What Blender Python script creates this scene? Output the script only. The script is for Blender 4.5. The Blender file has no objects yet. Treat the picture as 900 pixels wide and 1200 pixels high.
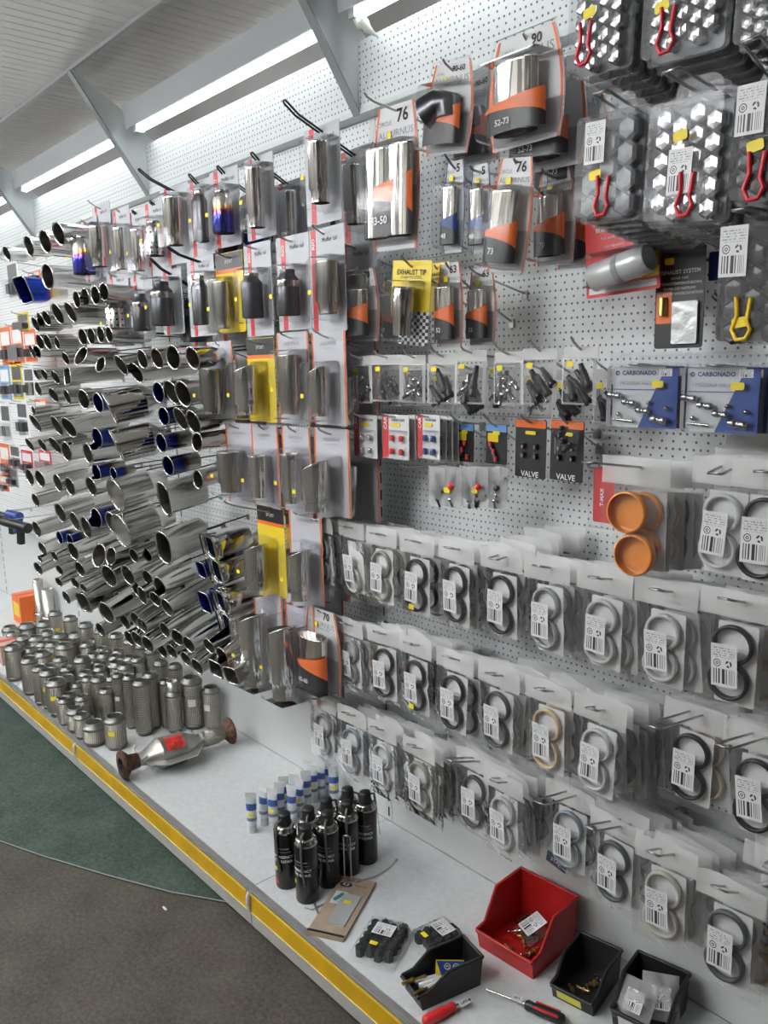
import bpy, bmesh, math, random
from mathutils import Vector, Matrix, Euler
random.seed(7)
PI = math.pi
S = bpy.context.scene
COL = S.collection
DK = 0.16                      # height of the base deck above the floor

# ------------------------------------------------------------------ camera
FPX = 960.1
YAW, PITCH, ROLL = 0.85364, 0.175474, -0.02382
CAM = Vector((1.79233, -1.54441, 1.39887 + DK))
_r = Vector((math.cos(YAW), math.sin(YAW), 0))
_w = Vector((-math.sin(YAW)*math.cos(PITCH), math.cos(YAW)*math.cos(PITCH), -math.sin(PITCH)))
_u = _r.cross(_w)
_R = _r*math.cos(ROLL) + _u*math.sin(ROLL)
_U = -_r*math.sin(ROLL) + _u*math.cos(ROLL)
cd = bpy.data.cameras.new('camera'); co = bpy.data.objects.new('camera', cd); COL.objects.link(co)
co.matrix_world = Matrix(((_R.x, _U.x, -_w.x, CAM.x), (_R.y, _U.y, -_w.y, CAM.y), (_R.z, _U.z, -_w.z, CAM.z), (0, 0, 0, 1)))
cd.sensor_fit = 'VERTICAL'; cd.sensor_height = 36.0; cd.lens = 36.0*FPX/1200.0
cd.clip_start = 0.02; cd.clip_end = 60
S.camera = co

def ray(x, y): return _w + _R*((x-450)/FPX) - _U*((y-600)/FPX)
def aty(x, y, Y): d = ray(x, y); return CAM + d*((Y-CAM.y)/d.y)      # pixel -> point at wall distance Y
def atz(x, y, z=DK): d = ray(x, y); return CAM + d*((z-CAM.z)/d.z)   # pixel -> point at height z
def atx(x, y, X): d = ray(x, y); return CAM + d*((X-CAM.x)/d.x)
def dep(P): return (P-CAM).dot(_w)
def mpp(P): return dep(P)/FPX                                        # metres per pixel

# ------------------------------------------------------------------ world, exposure
W = bpy.data.worlds.new('world'); S.world = W; W.use_nodes = True
W.node_tree.nodes['Background'].inputs[0].default_value = (.8, .85, .9, 1)
W.node_tree.nodes['Background'].inputs[1].default_value = 0.06
S.view_settings.view_transform = 'Standard'; S.view_settings.look = 'None'
S.view_settings.gamma = 1.0; S.view_settings.use_curve_mapping = False
S.view_settings.exposure = 0.46
S.cycles.transparent_max_bounces = 40
S.cycles.max_bounces = 8
TUBE_STRENGTH = 6.0
ROOM_STRENGTH = 34.0

# ------------------------------------------------------------------ materials
MATS = {}
def nmat(name):
    m = bpy.data.materials.new(name); m.use_nodes = True
    nt = m.node_tree; b = nt.nodes['Principled BSDF']
    MATS[name] = m
    return m, nt, b
def plain(name, col, rough=.5, metal=0., bump=0., bscale=200., var=0., spec=.5, coat=0.):
    if name in MATS: return MATS[name]
    m, nt, b = nmat(name)
    b.inputs['Base Color'].default_value = (*col, 1); b.inputs['Roughness'].default_value = rough
    b.inputs['Metallic'].default_value = metal
    b.inputs['Specular IOR Level'].default_value = spec
    b.inputs['Coat Weight'].default_value = coat
    if bump or var:
        tc = nt.nodes.new('ShaderNodeTexCoord'); n = nt.nodes.new('ShaderNodeTexNoise'); n.inputs['Scale'].default_value = bscale
        nt.links.new(tc.outputs['Object'], n.inputs['Vector'])
        if bump:
            bp = nt.nodes.new('ShaderNodeBump'); bp.inputs['Strength'].default_value = bump; bp.inputs['Distance'].default_value = .01
            nt.links.new(n.outputs['Fac'], bp.inputs['Height']); nt.links.new(bp.outputs['Normal'], b.inputs['Normal'])
        if var:
            r = nt.nodes.new('ShaderNodeValToRGB')
            r.color_ramp.elements[0].color = (*[c*(1-var) for c in col], 1); r.color_ramp.elements[1].color = (*[min(1, c*(1+var)) for c in col], 1)
            r.color_ramp.elements[0].position = .35; r.color_ramp.elements[1].position = .65
            nt.links.new(n.outputs['Fac'], r.inputs['Fac']); nt.links.new(r.outputs['Color'], b.inputs['Base Color'])
    return m
class NT:
    """tiny node helper"""
    def __init__(s, nt): s.nt = nt
    def math(s, op, a, b=None, c=None):
        n = s.nt.nodes.new('ShaderNodeMath'); n.operation = op
        for i, v in enumerate((a, b, c)):
            if v is None: continue
            if isinstance(v, (int, float)): n.inputs[i].default_value = v
            else: s.nt.links.new(v, n.inputs[i])
        return n.outputs[0]
    def mix(s, f, a, b):
        n = s.nt.nodes.new('ShaderNodeMix'); n.data_type = 'RGBA'
        for i, v in ((0, f), (6, a), (7, b)):
            if isinstance(v, (int, float)): n.inputs[i].default_value = v
            elif isinstance(v, tuple): n.inputs[i].default_value = (*v, 1)
            else: s.nt.links.new(v, n.inputs[i])
        return n.outputs[2]
    def coords(s, kind='Object'):
        tc = s.nt.nodes.new('ShaderNodeTexCoord'); sp = s.nt.nodes.new('ShaderNodeSeparateXYZ')
        s.nt.links.new(tc.outputs[kind], sp.inputs[0]); return tc.outputs[kind], sp.outputs[0], sp.outputs[1], sp.outputs[2]
    def noise(s, vec, scale, detail=2.):
        n = s.nt.nodes.new('ShaderNodeTexNoise'); n.inputs['Scale'].default_value = scale; n.inputs['Detail'].default_value = detail
        s.nt.links.new(vec, n.inputs['Vector']); return n.outputs['Fac']
    def comb(s, x, y, z=0.):
        n = s.nt.nodes.new('ShaderNodeCombineXYZ')
        for i, v in enumerate((x, y, z)):
            if isinstance(v, (int, float)): n.inputs[i].default_value = v
            else: s.nt.links.new(v, n.inputs[i])
        return n.outputs[0]
    def white(s, vec):
        n = s.nt.nodes.new('ShaderNodeTexWhiteNoise'); n.noise_dimensions = '2D'; s.nt.links.new(vec, n.inputs['Vector']); return n.outputs['Value']
    def bump(s, h, bsdf, strength=.3, dist=.01):
        n = s.nt.nodes.new('ShaderNodeBump'); n.inputs['Strength'].default_value = strength; n.inputs['Distance'].default_value = dist
        s.nt.links.new(h, n.inputs['Height']); s.nt.links.new(n.outputs[0], bsdf.inputs['Normal'])

def peg_mat(name, col, hole):
    m, nt, b = nmat(name); N = NT(nt); v, x, y, z = N.coords('Object')
    row = N.math('FLOOR', N.math('DIVIDE', z, .0155)); par = N.math('MODULO', N.math('ABSOLUTE', row), 2)
    pitch = N.math('ADD', N.math('MULTIPLY', par, -.010), .025)      # 25 mm rows and 15 mm rows in turn
    fx = N.math('MULTIPLY', N.math('SUBTRACT', N.math('FRACT', N.math('DIVIDE', N.math('ADD', x, 50), pitch)), .5), pitch)
    fz = N.math('MULTIPLY', N.math('SUBTRACT', N.math('FRACT', N.math('DIVIDE', z, .0155)), .5), .0155)
    d = N.math('SQRT', N.math('ADD', N.math('MULTIPLY', fx, fx), N.math('MULTIPLY', fz, fz)))
    h = N.math('LESS_THAN', d, .0027)
    nt.links.new(N.mix(h, col, hole), b.inputs['Base Color'])
    b.inputs['Roughness'].default_value = .45
    N.bump(N.math('SUBTRACT', 1., h), b, .5, .003)
    return m
PEG = peg_mat('peg_board_paint', (.80, .82, .83), (.15, .15, .16))
PEGTOP = peg_mat('header_board_paint', (.68, .71, .71), (.12, .13, .14))
WHITE = plain('white_enamel', (.66, .68, .68), .35)
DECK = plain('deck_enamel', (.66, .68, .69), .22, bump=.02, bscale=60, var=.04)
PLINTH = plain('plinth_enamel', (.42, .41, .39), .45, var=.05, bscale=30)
ARM = plain('arm_enamel', (.62, .66, .66), .35)
GREYM = plain('grey_metal', (.30, .32, .33), .4)
ALU = plain('aluminium', (.45, .46, .47), .35, .6)
YSTRIP = plain('yellow_strip', (.62, .36, .01), .3, var=.12, bscale=8)
YEDGE = plain('yellow_strip_edge', (.85, .55, .02), .3)
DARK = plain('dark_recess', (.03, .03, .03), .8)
TAN_PVC = plain('ceiling_pvc', (.74, .72, .68), .2, var=.05, bscale=3)
WALLP = plain('painted_wall', (.30, .28, .27), .6, var=.08, bscale=4)
def reflection_wall():
    m, nt, b = nmat('room_wall_reflection_cells'); N = NT(nt); v, x, y, z = N.coords('Object')
    cell = N.comb(N.math('FLOOR', N.math('MULTIPLY', N.math('ADD', x, y), .9)), N.math('FLOOR', N.math('MULTIPLY', z, .6)))  # invented bright and dark cells, out of view, for the chrome to mirror
    r = nt.nodes.new('ShaderNodeMapRange'); r.inputs[3].default_value = .015; r.inputs[4].default_value = .85; nt.links.new(N.math('POWER', N.white(cell), 1.4), r.inputs[0])
    nt.links.new(N.mix(r.outputs[0], (0., 0., 0.), (.95, .88, .78)), b.inputs['Base Color']); b.inputs['Roughness'].default_value = .7; return m
ROOMW = reflection_wall()
def carpet(name, c0, c1, sc=420):
    m, nt, b = nmat(name); N = NT(nt); v, x, y, z = N.coords('Object')
    n1 = N.noise(v, sc, 3); n2 = N.noise(v, 6, 4); n3 = N.noise(v, 90, 2)
    f = N.math('ADD', N.math('MULTIPLY', n1, .9), N.math('ADD', N.math('MULTIPLY', n2, .35), N.math('MULTIPLY', n3, .45)))
    r = nt.nodes.new('ShaderNodeMapRange'); r.inputs[1].default_value = .6; r.inputs[2].default_value = 1.12
    nt.links.new(f, r.inputs[0])
    nt.links.new(N.mix(r.outputs[0], c0, c1), b.inputs['Base Color'])
    b.inputs['Roughness'].default_value = .95; b.inputs['Specular IOR Level'].default_value = .15
    N.bump(n1, b, .6, .004); return m
BROWNC = carpet('brown_carpet', (.045, .041, .034), (.175, .16, .138))
GREENC = carpet('green_carpet', (.028, .044, .038), (.125, .165, .145))
CHROME = plain('chrome', (.72, .71, .69), .07, 1.)
STEEL = plain('polished_steel', (.50, .49, .46), .13, 1.)
DSTEEL = plain('inner_steel', (.13, .125, .115), .38, 1.)
GUN = plain('gunmetal', (.09, .09, .10), .28, .9)
BLACKM = plain('black_coat', (.018, .018, .02), .35)
BLACKP = plain('black_plastic', (.015, .015, .016), .42)
BLUEM = plain('blue_anodised', (.010, .025, .17), .16, .9)
WIRE = plain('hook_wire', (.50, .50, .51), .3, 1.)
BWIRE = plain('black_hook_wire', (.02, .02, .022), .4)
PAPER = plain('white_card', (.72, .72, .73), .6)
CREAM = plain('cream_card', (.60, .58, .52), .6)
GCARD = plain('grey_card', (.52, .53, .56), .5)
ORANGE = plain('orange_print', (.80, .16, .03), .4)
RED = plain('red_print', (.62, .03, .03), .4)
YELLOW = plain('yellow_tag', (.86, .68, .02), .5)
YCARD = plain('yellow_card', (.78, .58, .02), .4)
BLACKC = plain('black_print', (.02, .02, .022), .4)
DGREYP = plain('dark_grey_print', (.10, .10, .11), .4)
BLUEC = plain('blue_print', (.02, .06, .26), .4)
LBLUE = plain('light_blue_print', (.16, .32, .62), .4)
INK = plain('black_ink', (.02, .02, .02), .6)
WINK = plain('white_ink', (.75, .75, .75), .6)
GINK = plain('grey_ink', (.28, .28, .30), .6)
REDP = plain('red_plastic', (.44, .014, .012), .33)
REDP2 = plain('bright_red_plastic', (.72, .03, .03), .3)
BRASS = plain('brass', (.55, .38, .14), .3, 1.)
KRAFT = plain('kraft_card', (.36, .28, .20), .7, var=.06, bscale=40)
SILVERF = plain('silver_foil', (.60, .61, .62), .3, .45, bump=.25, bscale=45)
RUST = plain('rusty_steel', (.13, .07, .05), .7, .6, var=.4, bscale=60)
CATS = plain('dull_steel', (.42, .41, .38), .38, .9, var=.12, bscale=18)
FLANGE = plain('flex_end_steel', (.25, .25, .235), .42, .85, var=.1, bscale=20)
GREENP = plain('greenish_pipe', (.16, .20, .18), .4, .7)
def clear_mat(name, tint, fac, rough, diff=0., bump=0., bscale=60.):
    m = bpy.data.materials.new(name); m.use_nodes = True; nt = m.node_tree; MATS[name] = m
    for n in list(nt.nodes):
        if n.type != 'OUTPUT_MATERIAL': nt.nodes.remove(n)
    out = [n for n in nt.nodes][0]
    t = nt.nodes.new('ShaderNodeBsdfTransparent'); t.inputs[0].default_value = (*tint, 1)
    g = nt.nodes.new('ShaderNodeBsdfGlossy'); g.inputs['Roughness'].default_value = rough; g.inputs[0].default_value = (.9, .9, .92, 1)
    lw = nt.nodes.new('ShaderNodeLayerWeight'); lw.inputs[0].default_value = fac
    mx = nt.nodes.new('ShaderNodeMixShader'); nt.links.new(lw.outputs['Fresnel'], mx.inputs[0]); nt.links.new(t.outputs[0], mx.inputs[1]); nt.links.new(g.outputs[0], mx.inputs[2])
    last = mx
    if bump:
        tc = nt.nodes.new('ShaderNodeTexCoord'); n = nt.nodes.new('ShaderNodeTexNoise'); n.inputs['Scale'].default_value = bscale; n.inputs['Detail'].default_value = 3
        nt.links.new(tc.outputs['Object'], n.inputs['Vector'])
        b = nt.nodes.new('ShaderNodeBump'); b.inputs['Strength'].default_value = bump; b.inputs['Distance'].default_value = .01
        nt.links.new(n.outputs['Fac'], b.inputs['Height']); nt.links.new(b.outputs[0], g.inputs['Normal']); nt.links.new(b.outputs[0], lw.inputs['Normal'])
    if diff:
        d = nt.nodes.new('ShaderNodeBsdfDiffuse'); d.inputs[0].default_value = (.8, .8, .8, 1)
        m2 = nt.nodes.new('ShaderNodeMixShader'); m2.inputs[0].default_value = diff
        nt.links.new(mx.outputs[0], m2.inputs[1]); nt.links.new(d.outputs[0], m2.inputs[2]); last = m2
    nt.links.new(last.outputs[0], out.inputs[0])
    return m
CLEAR = clear_mat('clear_blister', (.97, .975, .98), .12, .08, .035, .05, 25)
FILM = clear_mat('bag_film', (.985, .985, .985), .10, .11, .03, .6, 24)
TRAY = clear_mat('tray_plastic', (.95, .95, .96), .15, .1, .12, .05, 20)
WFILM = clear_mat('milky_film', (.97, .97, .97), .08, .2, .30, .4, 30)
HEADER = clear_mat('white_header_film', (.93, .93, .93), .12, .2, .60, .3, 25)

def barcode_mat():
    m, nt, b = nmat('barcode_print'); N = NT(nt); v, x, y, z = N.coords('UV')
    def inside(c, lo, hi): return N.math('MULTIPLY', N.math('GREATER_THAN', c, lo), N.math('LESS_THAN', c, hi))
    bars = N.math('GREATER_THAN', N.white(N.comb(N.math('FLOOR', N.math('MULTIPLY', x, 52)), 3.)), .5)
    bars = N.math('MULTIPLY', N.math('MULTIPLY', bars, inside(x, .1, .9)), inside(y, .07, .42))
    rows = N.math('LESS_THAN', N.math('FRACT', N.math('MULTIPLY', y, 18)), .55)
    let = N.math('GREATER_THAN', N.white(N.comb(N.math('FLOOR', N.math('MULTIPLY', x, 40)), N.math('FLOOR', N.math('MULTIPLY', y, 18)))), .4)
    txt = N.math('MULTIPLY', N.math('MULTIPLY', rows, let), N.math('MULTIPLY', inside(x, .08, .92), inside(y, .68, .95)))
    def disc(cx, cy, r, k=1.55):
        dx = N.math('SUBTRACT', x, cx); dy = N.math('MULTIPLY', N.math('SUBTRACT', y, cy), k)
        return N.math('SQRT', N.math('ADD', N.math('MULTIPLY', dx, dx), N.math('MULTIPLY', dy, dy)))
    d1 = disc(.24, .55, 1); ring = N.math('ADD', inside(d1, .11, .14), inside(d1, .03, .06))
    d2 = disc(.68, .55, 1); dx = N.math('SUBTRACT', x, .68); dy = N.math('SUBTRACT', y, .55)
    ang = N.math('ARCTAN2', dy, dx); tri = N.math('GREATER_THAN', N.math('SINE', N.math('ADD', N.math('MULTIPLY', ang, 3), .8)), -.55)
    rec = N.math('MULTIPLY', inside(d2, .06, .125), tri)
    ink = N.math('MINIMUM', N.math('ADD', N.math('ADD', bars, N.math('MULTIPLY', txt, .55)), N.math('ADD', ring, rec)), 1.)
    nt.links.new(N.mix(ink, (.74, .74, .76), (.03, .03, .035)), b.inputs['Base Color']); b.inputs['Roughness'].default_value = .5
    return m
BARCODE = barcode_mat()
def burnt_mat(name, stops):
    m, nt, b = nmat(name); N = NT(nt); v, x, y, z = N.coords('UV')
    r = nt.nodes.new('ShaderNodeValToRGB'); e = r.color_ramp.elements
    while len(e) < len(stops): e.new(.5)
    for i, (p, c) in enumerate(stops): e[i].position = p; e[i].color = (*c, 1)
    nt.links.new(y, r.inputs[0]); nt.links.new(r.outputs[0], b.inputs['Base Color']); b.inputs['Metallic'].default_value = 1; b.inputs['Roughness'].default_value = .14
    return m
BURNT = burnt_mat('heat_blued_steel', [(0, (.02, .03, .35)), (.38, (.03, .04, .45)), (.5, (.25, .06, .12)), (.56, (.75, .35, .08)), (.66, (.8, .76, .68)), (1, (.8, .79, .77))])
BURNTR = burnt_mat('heat_blued_mouth', [(0, (.8, .79, .77)), (.25, (.8, .72, .55)), (.42, (.5, .28, .08)), (.5, (.2, .06, .15)), (.6, (.03, .06, .42)), (1, (.02, .05, .35))])
BLUEMOUTH = burnt_mat('blue_mouth_steel', [(0, (.45, .44, .42)), (.35, (.40, .38, .34)), (.5, (.16, .10, .06)), (.6, (.02, .03, .14)), (1, (.008, .022, .17))])
def braid_mat():
    m, nt, b = nmat('steel_braid'); N = NT(nt); v, x, y, z = N.coords('UV')
    p = N.math('ADD', N.math('MULTIPLY', x, 36), N.math('MULTIPLY', y, 26)); q = N.math('SUBTRACT', N.math('MULTIPLY', x, 36), N.math('MULTIPLY', y, 26))
    h = N.math('MULTIPLY', N.math('SINE', N.math('MULTIPLY', p, PI)), N.math('SINE', N.math('MULTIPLY', q, PI)))
    f = N.math('ADD', N.math('MULTIPLY', h, .5), .5)
    nt.links.new(N.mix(f, (.16, .145, .12), (.66, .63, .56)), b.inputs['Base Color'])
    b.inputs['Metallic'].default_value = .95; b.inputs['Roughness'].default_value = .3; N.bump(f, b, .8, .002); return m
BRAID = braid_mat()
def perf_mat(name, base, metal, rough, nu, nv):
    m, nt, b = nmat(name); N = NT(nt); v, x, y, z = N.coords('UV')
    fx = N.math('SUBTRACT', N.math('FRACT', N.math('MULTIPLY', x, nu)), .5); fy = N.math('SUBTRACT', N.math('FRACT', N.math('MULTIPLY', y, nv)), .5)
    d = N.math('SQRT', N.math('ADD', N.math('MULTIPLY', fx, fx), N.math('MULTIPLY', fy, fy)))
    h = N.math('MULTIPLY', N.math('LESS_THAN', d, .2), N.math('LESS_THAN', y, .68))
    nt.links.new(N.mix(h, base, (.02, .02, .02)), b.inputs['Base Color']); b.inputs['Metallic'].default_value = metal; b.inputs['Roughness'].default_value = rough
    return m
PERF = perf_mat('perforated_steel', (.7, .69, .67), 1., .2, 11, 7)
PERFB = perf_mat('perforated_black', (.05, .05, .06), .3, .35, 22, 16)
def brushed():
    m, nt, b = nmat('brushed_steel'); N = NT(nt); v, x, y, z = N.coords('UV')
    n = N.noise(N.comb(N.math('MULTIPLY', x, 60), N.math('MULTIPLY', y, 1.2)), 1., 3)
    nt.links.new(N.mix(n, (.22, .215, .205), (.82, .80, .77)), b.inputs['Base Color']); b.inputs['Metallic'].default_value = 1; b.inputs['Roughness'].default_value = .28; return m
BRUSH = brushed()
def streaked():
    m, nt, b = nmat('streaked_chrome'); N = NT(nt); v, x, y, z = N.coords('UV')
    b.inputs['Base Color'].default_value = (.84, .83, .81, 1); b.inputs['Metallic'].default_value = 1; b.inputs['Roughness'].default_value = .1
    N.bump(N.noise(N.comb(N.math('MULTIPLY', x, 8), N.math('MULTIPLY', y, .3)), 1., 1), b, .45, .02); return m
STREAK = streaked()
def checker():
    m, nt, b = nmat('checkered_print'); c = nt.nodes.new('ShaderNodeTexChecker'); c.inputs['Scale'].default_value = 10
    c.inputs[1].default_value = (.02, .02, .02, 1); c.inputs[2].default_value = (.7, .7, .7, 1)
    N = NT(nt); v, x, y, z = N.coords('UV'); nt.links.new(v, c.inputs[0]); nt.links.new(c.outputs[0], b.inputs['Base Color']); return m
CHECK = checker()
def emit(name, col, s):
    m, nt, b = nmat(name); b.inputs['Base Color'].default_value = (*col, 1)
    b.inputs['Emission Color'].default_value = (*col, 1); b.inputs['Emission Strength'].default_value = s; return m
TUBE = emit('lit_tube', (.93, .98, 1.), TUBE_STRENGTH)
RTUBE = emit('added_room_tube', (.95, .98, 1.), ROOM_STRENGTH)  # tubes of the unseen lamps added to light the aisle

# ------------------------------------------------------------------ mesh builder
class MB:
    def __init__(s): s.v = []; s.f = []; s.uv = []; s.sm = []
    def add(s, vs, fs, uvs=None, smooth=False, M=None):
        o = len(s.v)
        for p in vs:
            p = Vector(p); s.v.append(M @ p if M else p)
        for i, f in enumerate(fs):
            s.f.append([o+k for k in f]); s.uv.append(uvs[i] if uvs else [(0, 0)]*len(f)); s.sm.append(smooth)
        return s
    def box(s, c, d, M=None, bev=0.):
        x, y, z = (k/2 for k in d); cx, cy, cz = c
        vs = [(cx+a*x, cy+b*y, cz+e*z) for a in (-1, 1) for b in (-1, 1) for e in (-1, 1)]
        fs = [(0, 1, 3, 2), (4, 6, 7, 5), (0, 4, 5, 1), (2, 3, 7, 6), (0, 2, 6, 4), (1, 5, 7, 3)]
        return s.add(vs, fs, M=M)
    def quad(s, a, b, c, d, M=None): return s.add([a, b, c, d], [(0, 1, 2, 3)], [[(0, 0), (1, 0), (1, 1), (0, 1)]], M=M)
    def loft(s, rings, close=True, cap0=False, cap1=False, smooth=True, vs=None, M=None):
        n = len(rings[0]); m = len(rings); V = [p for r in rings for p in r]; F = []; UV = []
        for i in range(m-1):
            v0 = vs[i] if vs else i/(m-1); v1 = vs[i+1] if vs else (i+1)/(m-1)
            for j in range(n if close else n-1):
                k = (j+1) % n
                F.append((i*n+j, i*n+k, (i+1)*n+k, (i+1)*n+j)); UV.append([(j/n, v0), ((j+1)/n, v0), ((j+1)/n, v1), (j/n, v1)])
        s.add(V, F, UV, smooth, M)
        if cap0: s.add(rings[0], [tuple(range(n))[::-1]], M=M)
        if cap1: s.add(rings[-1], [tuple(range(n))], M=M)
        return s
    def lathe(s, prof, n=20, M=None, ax=1., ay=1., smooth=True, cap0=False, cap1=False, shape=None):
        """prof: (radius, z); axis z; shape(t)->(x,y) unit outline"""
        sh = shape or (lambda t: (math.cos(t)*ax, math.sin(t)*ay))
        rings = []
        for r, z in prof: rings.append([(sh(2*PI*j/n)[0]*r, sh(2*PI*j/n)[1]*r, z) for j in range(n)])
        z0, z1 = prof[0][1], prof[-1][1]; L = (z1-z0) or 1
        return s.loft(rings, True, cap0, cap1, smooth, [(z-z0)/L for r, z in prof], M)
    def tube(s, pts, r, n=6, closed=False, M=None):
        pts = [Vector(p) for p in pts]; rings = []; m = len(pts); up = None
        for i, p in enumerate(pts):
            a = pts[i-1] if (i or closed) else p; b = pts[(i+1) % m] if (i < m-1 or closed) else p
            t = (b-a).normalized()
            if up is None or abs(up.dot(t)) > .98: up = Vector((0, 0, 1)) if abs(t.z) < .9 else Vector((1, 0, 0))
            sd = t.cross(up).normalized(); up2 = sd.cross(t); up = up2
            rr = r[i] if isinstance(r, (list, tuple)) else r
            rings.append([p + sd*math.cos(2*PI*k/n)*rr + up2*math.sin(2*PI*k/n)*rr for k in range(n)])
        if closed: rings.append(rings[0])
        return s.loft(rings, True, not closed, not closed, True, M=M)
    def prism(s, poly, y0, y1, M=None, front=True, back=True, smooth=False):
        """poly in xz, extruded along y"""
        a = [(x, y0, z) for x, z in poly]; b = [(x, y1, z) for x, z in poly]; n = len(poly)
        s.loft([a, b], True, False, False, smooth, M=M)
        if front: s.add(a, [tuple(range(n))], M=M)
        if back: s.add(b, [tuple(range(n))[::-1]], M=M)
        return s
    def build(s, name, mat, parent=None, recalc=True):
        me = s.mesh(name, mat, recalc); return link(name, me, parent)
    def mesh(s, name, mat, recalc=True):
        me = bpy.data.meshes.new(name); me.from_pydata([tuple(p) for p in s.v], [], s.f)
        uvl = me.uv_layers.new(name='uv'); k = 0
        for fi, f in enumerate(s.f):
            for j in range(len(f)): uvl.data[k].uv = s.uv[fi][j]; k += 1
        me.polygons.foreach_set('use_smooth', s.sm)
        if recalc:
            bm = bmesh.new(); bm.from_mesh(me); bmesh.ops.recalc_face_normals(bm, faces=bm.faces); bm.to_mesh(me); bm.free()
        me.materials.append(mat); me.update(); return me
def link(name, me, parent=None, loc=None, M=None):
    o = bpy.data.objects.new(name, me); COL.objects.link(o)
    if parent: o.parent = parent
    if M is not None: o.matrix_local = M
    elif loc is not None: o.location = loc
    return o
def tag(o, label, cat, group=None):
    o['label'] = label; o['category'] = cat
    if group: o['group'] = group
    return o
def thing(name, label, cat, loc=(0, 0, 0), rot=(0, 0, 0), group=None):
    o = bpy.data.objects.new(name, None); COL.objects.link(o); o.location = loc; o.rotation_euler = rot
    o.empty_display_size = .02
    return tag(o, label, cat, group)
def struct(o): o['kind'] = 'structure'; return o
def clone(root, loc, rot=None, label=None, group=None):
    r = root.copy(); COL.objects.link(r); r.location = loc
    if rot is not None: r.rotation_euler = rot
    if label: r['label'] = label
    if group: r['group'] = group
    for ch in CH.get(root.name, list(root.children)):
        c = ch.copy(); COL.objects.link(c); c.parent = r
        for g in list(ch.children):
            d = g.copy(); COL.objects.link(d); d.parent = c
    return r
CH = {}
_TXT = {}
def text_mesh(body, size, mat, bold=False, sx=1.):
    key = (body, size, mat.name, bold, sx)
    if key in _TXT: return _TXT[key]
    cu = bpy.data.curves.new('lettering', 'FONT'); cu.body = body; cu.size = size; cu.align_x = 'CENTER'; cu.align_y = 'CENTER'
    cu.resolution_u = 2
    if bold: cu.offset = size*.022
    o = bpy.data.objects.new('lettering', cu); me = bpy.data.meshes.new_from_object(o)
    bpy.data.objects.remove(o); me.materials.clear(); me.materials.append(mat); me.name = 'lettering'
    if sx != 1.: me.transform(Matrix.Diagonal((sx, 1, 1, 1)))
    _TXT[key] = me; return me
FACE = Matrix.Rotation(PI/2, 4, 'X')          # text in xy -> upright, facing -y
def text(body, size, mat, parent, loc, bold=False, rotz=0., sx=1., M=None, name='lettering'):
    m = Matrix.Translation(loc) @ (M if M is not None else FACE) @ Matrix.Rotation(rotz, 4, 'Z')
    return link(name, text_mesh(body, size, mat, bold, sx), parent, M=m)
def rrect(w, h, r, n=4, cx=0., cz=0.):
    pts = []
    for (sx, sz, a0) in ((1, 1, 0), (-1, 1, PI/2), (-1, -1, PI), (1, -1, 3*PI/2)):
        for i in range(n+1):
            a = a0 + (PI/2)*i/n; pts.append((cx+sx*(w/2-r)+r*math.cos(a), cz+sz*(h/2-r)+r*math.sin(a)))
    return pts
ORD = ['first', 'second', 'third', 'fourth', 'fifth', 'sixth', 'seventh', 'eighth', 'ninth', 'tenth', 'eleventh', 'twelfth', 'thirteenth', 'fourteenth', 'fifteenth', 'sixteenth', 'seventeenth', 'eighteenth', 'nineteenth', 'twentieth']
# ------------------------------------------------------------------ the room
ZC = DK + 2.465
fl = struct(MB().box((-2, -1.95, -.02), (12, 4.2, .04)).build('floor', BROWNC))
seam = [atz(px, py, 0.) for px, py in ((225, 1052), (200, 1047.5), (125, 1027.5), (50, 1005), (0, 987.5))]
d0 = (seam[0]-seam[1]).normalized(); d1 = (seam[-1]-seam[-2]).normalized()
sp = [seam[0]+d0*.35] + seam + [seam[-1]+d1*(2.2)]
poly = [(p.x, p.y) for p in sp] + [(-7.9, sp[-1].y), (-7.9, -.05), (sp[0].x, -.05)]
gm = MB(); a = [(x, y, .0005) for x, y in poly]; b = [(x, y, .0065) for x, y in poly]; n = len(poly)
gm.loft([a, b], True, False, False, False); gm.add(b, [tuple(range(n))])
g = gm.build('floor_green', GREENC, fl); g['label'] = 'dark green carpet section'
MB().tube([(p.x, p.y, .007) for p in sp], .0022, 4).build('carpet_seam', plain('seam_thread', (.33, .34, .30), .8), fl)
cl = struct(MB().box((-2, -1.95, ZC+.03), (12, 4.2, .02)).build('ceiling', WALLP))
pm = MB(); PW = .1
prof = [(-.0495, .02), (-.0495, .004), (-.047, 0), (-.003, 0), (-.0015, .003), (.0015, .003), (.003, 0), (.047, 0), (.0495, .004), (.0495, .02)]
pm.loft([[(x, -4.0, z) for x, z in prof], [(x, .06, z) for x, z in prof]], False, smooth=False)
pme = pm.mesh('ceiling_plank', TAN_PVC)
for i in range(78): link('ceiling_plank', pme, cl, (-6.0+PW*i, 0, ZC))
tr = struct(MB().box((-2.0, -.295, ZC-.006), (9.0, .012, .012)).build('trim_1', ALU))
struct(MB().box((-2, .11, 1.4), (12, .06, 2.9)).build('wall_back', WALLP))
struct(MB().box((-2, -4.05, 1.4), (12, .06, 2.9)).build('wall_front', ROOMW))
struct(MB().box((-8.0, -1.95, 1.4), (.06, 4.2, 2.9)).build('wall_left', plain('far_wall', (.55, .55, .54), .6)))
struct(MB().box((4.0, -1.95, 1.4), (.06, 4.2, 2.9)).build('wall_right', ROOMW))

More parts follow.
